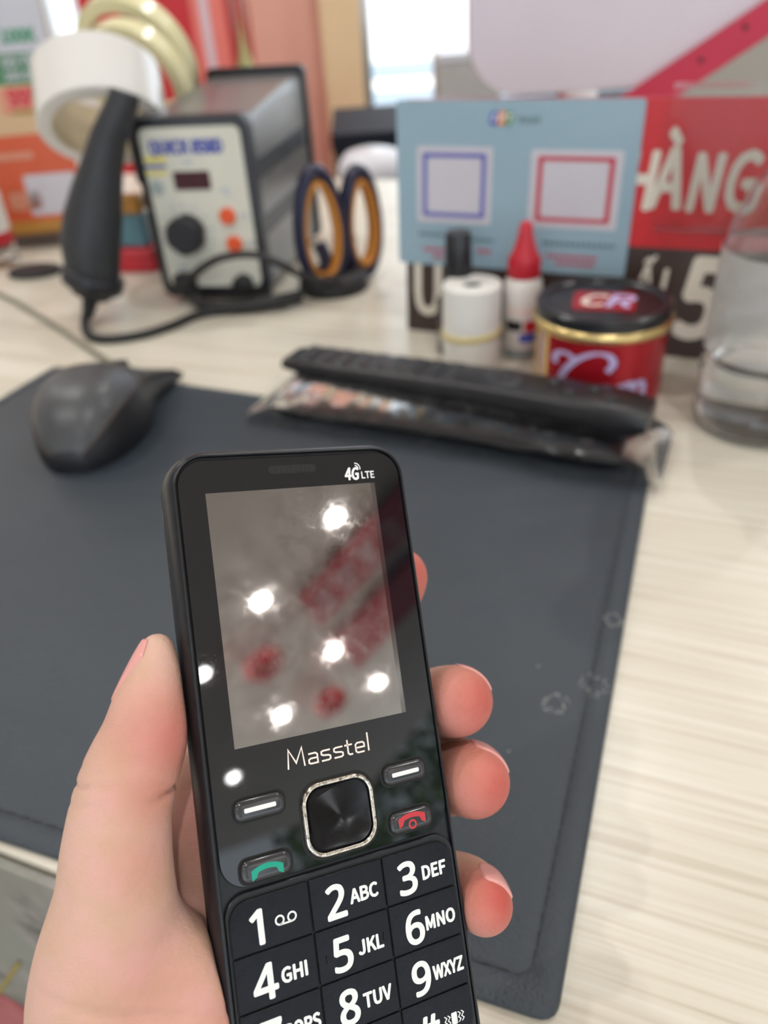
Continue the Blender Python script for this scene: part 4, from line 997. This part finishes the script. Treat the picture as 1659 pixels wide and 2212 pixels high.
# hot air handle standing in its cradle at the left of the station
wt, wb2 = at(262, 195, .562), at(196, 640, .628)
wd = unit(wb2 - wt); wl = np.linalg.norm(wb2 - wt); wside = unit(np.cross(wd, CD)); wn = np.cross(wside, wd)
hw = thing('hot_air_gun', 'black hot air gun handle resting upright against the station', 'hot air gun', tuple(wb2))
rs = []
for t, hwid, dep, off in ((0, .0105, .0105, .003), (.06, .0115, .012, .002), (.2, .0128, .014, -.004), (.34, .0150, .016, -.006), (.48, .0190, .019, -.007), (.62, .0225, .022, -.007), (.75, .0235, .023, -.006), (.86, .0220, .021, -.002), (.93, .0200, .019, 0), (.985, .0165, .015, 0), (1.0, .0145, .013, 0)):
    c = wt + wd * wl * t + wside * off - wb2
    rs.append([tuple(c + wside * (hwid * math.cos(a)) + wn * (dep * math.sin(a))) for a in np.linspace(0, 2 * math.pi, 25)[:-1]])
b = MB(); b.add(*rings(rs)); b.build('handle', m_wand, hw, True, angle=60)
c0 = wt + wd * wl * .90 - wb2
rs = [[tuple(c0 + wd * dz + wside * (rr_ * math.cos(a)) + wn * (rr_ * math.sin(a))) for a in np.linspace(0, 2 * math.pi, 25)[:-1]] for dz, rr_ in ((-.004, .0235), (-.002, .0245), (.006, .0242), (.009, .022))]
b = MB(); b.add(*rings(rs)); b.build('collar', m_bez, hw, True)
cab = [wb2 + wd * -.004, at(184, 690, .625), desk(190, 722, .0035), desk(225, 733, .0032), desk(300, 725, .0032), desk(370, 704, .0032), desk(430, 680, .0032), desk(520, 664, .004), desk(620, 650, .004)]
b = MB(); b.add(*tube([np.array(p) - wb2 for p in cab], .0036, 10, 7)); b.build('hose', m_blk, hw, True)
b = MB(); b.add(*tube([wb2 - wb2 + wd * -.006, wd * .008, wd * .018], lambda t: .0075 - .003 * t, 12, 4)); b.build('strain_relief', m_blk, hw, True)
# cradle bracket and screw
crp = at(285, 300, .60)
cr = thing('gun_cradle', 'black bracket holding the hot air gun to the station side', 'bracket', tuple(crp))
b = MB(); b.add(*box(.026, .022, .050, (.008, .012, -.035), .003)); b.build('bracket_arm', m_bez, cr, True, angle=40)
b = MB(); b.add(*lathe([(.0060, 0), (.0055, .0025), (.002, .0035)], 20), T=Matrix.Rotation(math.pi / 2, 4, 'X')); b.build('screw_head', m_alu, cr, True, loc=(-.009, -.001, .012))

# ------------------------------------------------------------------ tape rolls stacked behind the handle
m_tape = mat('clear_tape', (0.72, 0.69, 0.66), 0.15, spec=0.6, Coat_Weight=0.6)
m_tapei = mat('tape_core', (0.55, 0.45, 0.30), 0.6)
m_mask = mat('yellow_tape', (0.72, 0.66, 0.40), 0.25, spec=0.6)
def roll(label, u, v_, dep, Ro, Ri, w, tilt, yaw, m, mc, name):
    P = at(u, v_, dep); ax_ = unit(np.array([math.sin(yaw) * math.cos(tilt), -math.cos(yaw) * math.cos(tilt), -math.sin(tilt)]))
    xx = unit(np.cross((0, 0, 1), ax_)); yy = np.cross(ax_, xx)
    o = thing(name, label, 'tape roll', mw=frame(P, xx, yy, ax_))
    b = MB(); b.add(*ringsolid(Ro, Ri + .002, w, 72)); b.build('tape', m, o, True, angle=40)
    b = MB(); b.add(*ringsolid(Ri + .0021, Ri, w, 72, .0003)); b.build('core', mc, o, True, angle=40); return o
roll('wide clear tape roll leaning over the hot air gun handle', 218, 222, .640, .0520, .0385, .048, math.radians(48), math.radians(8), m_tape, m_tapei, 'tape_roll')
roll('narrow yellow tape roll right behind the clear roll', 300, 175, .690, .0500, .0385, .016, math.radians(22), math.radians(-22), m_mask, m_mask, 'tape_roll')
roll('narrow yellow tape roll farthest behind the clear roll', 298, 130, .720, .0570, .0450, .018, math.radians(22), math.radians(-22), m_mask, m_mask, 'tape_roll')

# ------------------------------------------------------------------ scissors standing in a black stand
m_navy = mat('navy_grip', (0.010, 0.011, 0.040), 0.35); m_org = mat('orange_grip', (0.55, 0.22, 0.03), 0.45)
ss0 = desk(722, 622)
stand = thing('scissor_stand', 'low black round stand holding the scissors', 'stand', (ss0[0], ss0[1], 0))
b = MB(); b.add(*lathe([(.030, 0), (.031, .002), (.029, .012), (.024, .0155), (.006, .016)], 40)); b.build('stand_body', m_blk, stand, True, angle=50)
sci = thing('scissors', 'navy and orange handled scissors standing beside the station', 'scissors', (ss0[0], ss0[1], .016))
def loopring(cu, cv, hw_, hh_, dep, yaw):
    c = at(cu, cv, dep) - np.array([ss0[0], ss0[1], .016]); X = np.array([math.cos(yaw), math.sin(yaw), 0]); Z = np.array([0, 0, 1.0]); Y = np.cross(Z, X)
    def ringmesh(sc, thick, wid, m, nm):
        n, k = 48, 10; v, f = [], []
        for i in range(n):
            a = 2 * math.pi * i / n; sh_ = 1 - .12 * math.sin(a)
            cx_, cz_ = hw_ * sc * math.cos(a) * sh_, hh_ * sc * math.sin(a)
            nr = unit((math.cos(a) / hw_, math.sin(a) / hh_))
            for j in range(k):
                q = 2 * math.pi * j / k; v.append(c + X * (cx_ + nr[0] * thick * math.cos(q)) + Z * (cz_ + nr[1] * thick * math.cos(q)) + Y * wid * math.sin(q))
        for i in range(n):
            for j in range(k): f.append((i*k + j, ((i+1) % n)*k + j, ((i+1) % n)*k + (j+1) % k, i*k + (j+1) % k))
        mk(nm, v, f, m, sci, True)
    ringmesh(1.0, .0052, .0075, m_navy, 'handle_loop'); ringmesh(.80, .0026, .0080, m_org, 'loop_lining')
loopring(692, 498, .0185, .047, .640, math.radians(25)); loopring(779, 482, .0165, .043, .665, math.radians(35))
b = MB(); b.add(*tube([(-.004, 0, -.006), (-.006, .003, .012), (-.010, .004, .022)], .0060, 10, 4)); b.build('shank', m_navy, sci, True)
b = MB(); b.add(*tube([(.004, 0, -.006), (.008, .010, .012), (.018, .018, .024)], .0060, 10, 4)); b.build('shank', m_navy, sci, True)
m_steel = mat('blade_steel', (.55, .55, .56), .25, 1.0)
for sx2 in (-1, 1):
    b = MB(); b.add(*box(.006, .0018, .011, (sx2 * .003, sx2 * .001, -.012))); b.build('blade', m_steel, sci)

# ------------------------------------------------------------------ things at the left: price card, bottle, cap, small packets
m_cardw = noisy('card_white', (0.52, 0.52, 0.58), (0.48, 0.48, 0.54), 8, 0.5)
m_cardg = mat('card_green', (0.06, 0.20, 0.09), 0.5); m_cardo = noisy('card_orange', (0.62, 0.10, 0.03), (0.58, 0.085, 0.025), 10, 0.5)
m_cardb = noisy('card_beige', (0.60, 0.44, 0.28), (0.58, 0.36, 0.18), 10, 0.5); m_cards = mat('card_salmon', (0.62, 0.25, 0.16), 0.5)
m_cardy = mat('card_amber', (0.48, 0.22, 0.03), 0.5); m_dbrown = mat('dark_brown_base', (0.06, 0.03, 0.015), 0.45)
m_pgreen = mat('print_green', (0.06, 0.26, 0.14), 0.5)
pb0 = desk(70, 532); PAn = math.radians(4); pax = np.array([math.cos(PAn), math.sin(PAn), 0]); pan_ = np.array([math.sin(PAn), -math.cos(PAn), 0])
pl_ = math.radians(7); pau = np.array([0, 0, 1]) * math.cos(pl_) - pan_ * math.sin(pl_); paf = np.cross(pax, pau)
def pp(u, v_):
    q = on_plane(u, v_, pb0, paf) - pb0; return float(q @ pax), float(q @ pau)
card = thing('price_card', 'orange and white promotional price card standing at the far left', 'card', mw=frame(pb0, pax, pau, paf))
def band(name, u0, u1, v0_, v1_, m, z0=0.0, z1=.001, r=.001):
    x0, y0 = pp(u0, v1_); x1, y1 = pp(u1, v0_); x1 = max(x1, pp(u1, v1_)[0] if u1 > 150 else x1)
    b = MB(); b.add(*rprism(x1 - x0, y1 - y0, r, [(0, z0), (0, z1)], 3, (x0 + x1) / 2, (y0 + y1) / 2)); return b.build(name, m, card)
RE = lambda v_: 112 + v_ * .108
xl0 = pp(-160, 300)[0]; xr0 = pp(RE(250), 250)[0]; ytop = pp(60, -260)[1]
def hband(name, v0_, v1_, m, z0=-.003, z1=.001, ins=0.0):
    y1, y0 = pp(60, v0_)[1], pp(60, v1_)[1]; b = MB(); b.add(*rprism(xr0 - xl0 - ins, y1 - y0, .001, [(0, z0), (0, z1)], 3, (xl0 + xr0) / 2, (y0 + y1) / 2)); return b.build(name, m, card)
hband('white_band', -260, 112, m_cardw); hband('green_band', 112, 182, m_cardg); hband('beige_band', 182, 290, m_cardb); hband('orange_band', 290, 478, m_cardo); hband('amber_strip', 478, 506, m_cardy)
hband('card_base', 506, 534, m_dbrown, -.02, .006)
def ptext(body, u, v_, hpx, m, bold=.05, sx=1.0, z=.0016):
    x, y = pp(u, v_); h = pp(u, v_ - hpx / 2)[1] - pp(u, v_ + hpx / 2)[1]; b = MB(); b.add(*text(body, h, h * bold, 0, sx)); b.build('card_lettering', m, card, loc=(x, y, z))
ptext('100K', 38, 77, 28, m_pgreen, .08); ptext('GS TỚI', 45, 132, 22, m_cardw, .06); ptext('200.000', 50, 163, 18, m_cardw, .06)
band('price_box', 8, 92, 185, 250, m_cards, .001, .0016, .004); ptext("99'", 48, 210, 36, m_redp, .10, 1.0, .0020); band('price_strip', 28, 88, 236, 248, m_olive, .0016, .002)
band('pink_strip', -20, 70, 326, 350, m_cards, .001, .0016, .002); band('white_square', 72, 160, 370, 466, m_lilacw, .001, .0016, .003); band('salmon_square', 28, 85, 412, 456, m_cards, .001, .0016, .002)
# small bottle cut by the left edge
lb0 = desk(-6, 572)
lb = thing('small_bottle', 'small clear bottle with a red and white label cut by the left edge', 'bottle', (lb0[0], lb0[1], 0))
RL = .0235
b = MB(); b.add(*lathe([(RL * .7, 0), (RL, .004), (RL, .075), (RL * .8, .090), (.009, .100), (.009, .112)], 40)); b.build('bottle_body', m_pet, lb, True, angle=60)
v0, f0 = lathe([(RL + .0004, .022), (RL + .0004, .034)], 40, False, False); mk('red_label_band', v0, f0, m_gred, lb, True)
v0, f0 = lathe([(RL + .0004, .034), (RL + .0004, .070)], 40, False, False); mk('white_label_band', v0, f0, m_gw, lb, True)
b = MB(); b.add(*lathe([(.0105, .104), (.0108, .106), (.0108, .120), (.0095, .121)], 28)); b.build('bottle_cap', m_gred, lb, True, angle=50)
lc = desk(78, 592)
b = MB(); b.add(*lathe([(.024, 0), (.026, .001), (.026, .005), (.023, .0065), (.010, .006)], 36)); o = b.build('black_cap', m_blk, None, True, loc=(lc[0], lc[1], 0), angle=50); tag(o, 'flat black round cap lying on the desk left of the hot air gun', 'cap')
o.scale = (1.0, .7, 1.0)
q0 = desk(298, 590)
o = thing('red_packet', 'small red packet lying between the hot air gun and the station', 'packet', (q0[0], q0[1], 0), math.radians(-8))
b = MB(); b.add(*box(.040, .03, .022, (0, .015, 0), .002)); b.build('packet_body', m_gred, o, True, angle=40)
b = MB(); b.add(*box(.034, .001, .003, (0, -.0005, .016))); b.build('packet_seam', m_redp, o)
o = thing('blue_packet', 'teal packet with a yellow top standing on the red packet', 'packet', (q0[0] - .002, q0[1] + .018, .022), math.radians(-8))
m_teal = mat('teal_print', (0.10, 0.24, 0.30), 0.45)
b = MB(); b.add(*box(.034, .018, .030, (0, 0, 0), .002)); b.build('packet_body', m_teal, o, True, angle=40)
b = MB(); b.add(*box(.034, .018, .016, (0, 0, .030), .002)); b.build('packet_top', m_cardy, o, True, angle=40)

# ------------------------------------------------------------------ behind the desk: dark shelf with a white bag, pale panel with red trim, pale carton
m_shelf = noisy('dark_shelf', (0.016, 0.018, 0.026), (0.022, 0.024, 0.032), 6, 0.6, spec=0.1)
YS = 1.45; z_top = ony(800, 286, YS)[2]; z_t2 = ony(800, 322, YS)[2]; z_l = ony(800, 425, YS)[2]; x_a = ony(715, 300, YS)[0]
sf = thing('back_shelf', 'dark open shelf behind the desk under the bright window', 'shelf', (x_a, YS, ZF))
WS = 1.1
b = MB(); b.add(*box(WS, .32, z_top - z_t2, (WS / 2, .16, z_t2 - ZF))); b.build('shelf_top', m_shelf, sf)
b = MB(); b.add(*box(WS, .32, z_l - ZF - .02, (WS / 2, .16, .02))); b.build('shelf_base', m_shelf, sf)
b = MB(); b.add(*box(WS, .015, z_t2 - z_l, (WS / 2, .31, z_l - ZF))); b.build('shelf_back', m_shelf, sf)
for x in (.0125, WS - .0125):
    b = MB(); b.add(*box(.02, .30, z_t2 - z_l, (x, .15, z_l - ZF))); b.build('shelf_side', m_shelf, sf)
b = MB(); b.add(*box(WS - .04, .28, .02, (WS / 2, .16, 0))); b.build('shelf_plinth', m_blk, sf)
z_s = ony(800, 428, YS - .12)[2]
b = MB(); b.add(*box(WS, .20, z_s - ZF, (WS / 2, -.10, 0))); b.build('shelf_step', m_shelf, sf)
m_bagw = noisy('white_plastic', (0.75, 0.74, 0.78), (0.70, 0.72, 0.80), 14, 0.25)
pc_ = ony(806, 372, YS + .12)
rngb = np.random.default_rng(8); b = MB(); rb = .055
v0, f0 = lathe([(.02, 0)] + [(rb * (math.sin(a) ** .6), .072 * (.5 - .5 * math.cos(a))) for a in np.linspace(.25, 2.85, 12)], 28)
v0 = [(x * 1.05 * (1 + .05 * math.sin(5 * y * 60)), y * (1 + .05 * math.cos(x * 200)), z) for x, y, z in v0]
o = mk('white_bag', v0, f0, m_bagw, None, True, loc=(ony(806, 372, YS - .1)[0], YS - .10, z_s + .001)); tag(o, 'rounded white plastic bag lying on the dark shelf step', 'bag')
# pale panel with a red slanted band
YP = .80
m_pale = noisy('pale_mauve_board', (0.64, 0.57, 0.63), (0.60, 0.54, 0.60), 10, 0.45)
m_crim = noisy('crimson_band', (0.52, 0.010, 0.050), (0.46, 0.008, 0.045), 12, 0.4)
m_perf = mat('perforated_grey', (0.36, 0.33, 0.29), 0.5)
ck = nd(m_perf, 'ShaderNodeTexChecker'); ck.inputs['Scale'].default_value = 420; lk(m_perf, texco(m_perf), ck.inputs['Vector']); ck.inputs['Color1'].default_value = (.40, .37, .33, 1); ck.inputs['Color2'].default_value = (.26, .24, .21, 1); lk(m_perf, ck.outputs['Color'], bsdf(m_perf).inputs['Base Color'])
pl0 = ony(1009, 60, YP); pbz = ony(1150, 200, YP)[2]; pr0 = ony(1420, 200, YP)[0]
pw = pr0 - pl0[0]
dp = thing('display_board', 'pale mauve board with a crimson slanted band behind the sign', 'board', (pl0[0], YP, 0))
b = MB(); b.add(*rprism(pw + .30, .40, .045, [(0, 0), (0, .010), (.001, .012)], 10, (pw + .30) / 2, pbz + .20), T=XF); b.build('board', m_pale, dp, False)
A_, B_ = ony(1400, 195, YP - .014), ony(1659, 22, YP - .014); dv = unit(B_ - A_); bwid = .027
def strip(name, off, w, y_, m, ln0=-.05, ln1=.30):
    nn = np.array([dv[2], 0, -dv[0]]); q = [A_ + dv * ln0 + nn * (off - w / 2), A_ + dv * ln1 + nn * (off - w / 2), A_ + dv * ln1 + nn * (off + w / 2), A_ + dv * ln0 + nn * (off + w / 2)]
    q = [p - np.array([pl0[0], YP, 0]) for p in q]; v = [(p[0], y_ , p[2]) for p in q] + [(p[0], y_ - .006, p[2]) for p in q]
    mk(name, v, [(0, 1, 2, 3), (4, 5, 6, 7), (0, 1, 5, 4), (1, 2, 6, 5), (2, 3, 7, 6), (3, 0, 4, 7)], m, dp)
strip('slanted_band', .005, bwid, -.012, m_crim); strip('perforated_corner', .005 + bwid / 2 + .05, .10, -.0125, m_perf)
for (u, v_) in ((1516, 130), (1612, 58)):
    p = ony(u, v_, YP - .02) - np.array([pl0[0], YP, 0]); b = MB(); b.add(*lathe([(.0022, 0), (.002, .0015)], 12), T=XF); b.build('rivet', m_blk, dp, loc=(p[0], -.018, p[2]))
b = MB(); b.add(*box(.03, .03, pbz + .05, (pw * .6, .016, 0))); b.build('board_leg', m_alu, dp)
b = MB(); b.add(*box(.12, .09, .006, (pw * .6, .02, 0))); b.build('board_foot', m_alu, dp)
m_carton = noisy('pale_carton', (0.55, 0.52, 0.50), (0.50, 0.48, 0.46), 10, 0.6)
YC_ = 1.52; c0_ = ony(948, 135, YC_); c1_ = ony(1085, 135, YC_)
ct = thing('pale_carton', 'pale grey carton on the shelf behind the blue notice', 'carton', ((c0_[0] + c1_[0]) / 2, YC_, z_top))
hc = c0_[2] - z_top
b = MB(); b.add(*box(c1_[0] - c0_[0], .12, hc, (0, .06, 0), .002)); b.build('carton_body', m_carton, ct)
b = MB(); b.add(*box((c1_[0] - c0_[0]) * 1.02, .124, .012, (0, .06, hc))); b.build('carton_lid', m_bagw, ct)

# rod stand carrying the two yellow rolls
y1c, y2c = at(300, 175, .690), at(298, 130, .720)
th_ = thing('tape_stand', 'thin black rod stand carrying the yellow tape rolls', 'stand', (y2c[0], y2c[1] + .05, 0))
off0 = np.array([y2c[0], y2c[1] + .05, 0])
b = MB(); b.add(*lathe([(.035, 0), (.035, .004), (.008, .007)], 28)); b.build('stand_base', m_blk, th_, True, angle=40)
b = MB(); b.add(*tube([(0, 0, .005), (0, 0, .15), (0, -.004, y2c[2] + .046), y2c + np.array([0, 0, .040]) - off0, y1c + np.array([0, -.012, .034]) - off0], .0032, 10, 6)); b.build('stand_rod', m_blk, th_, True)
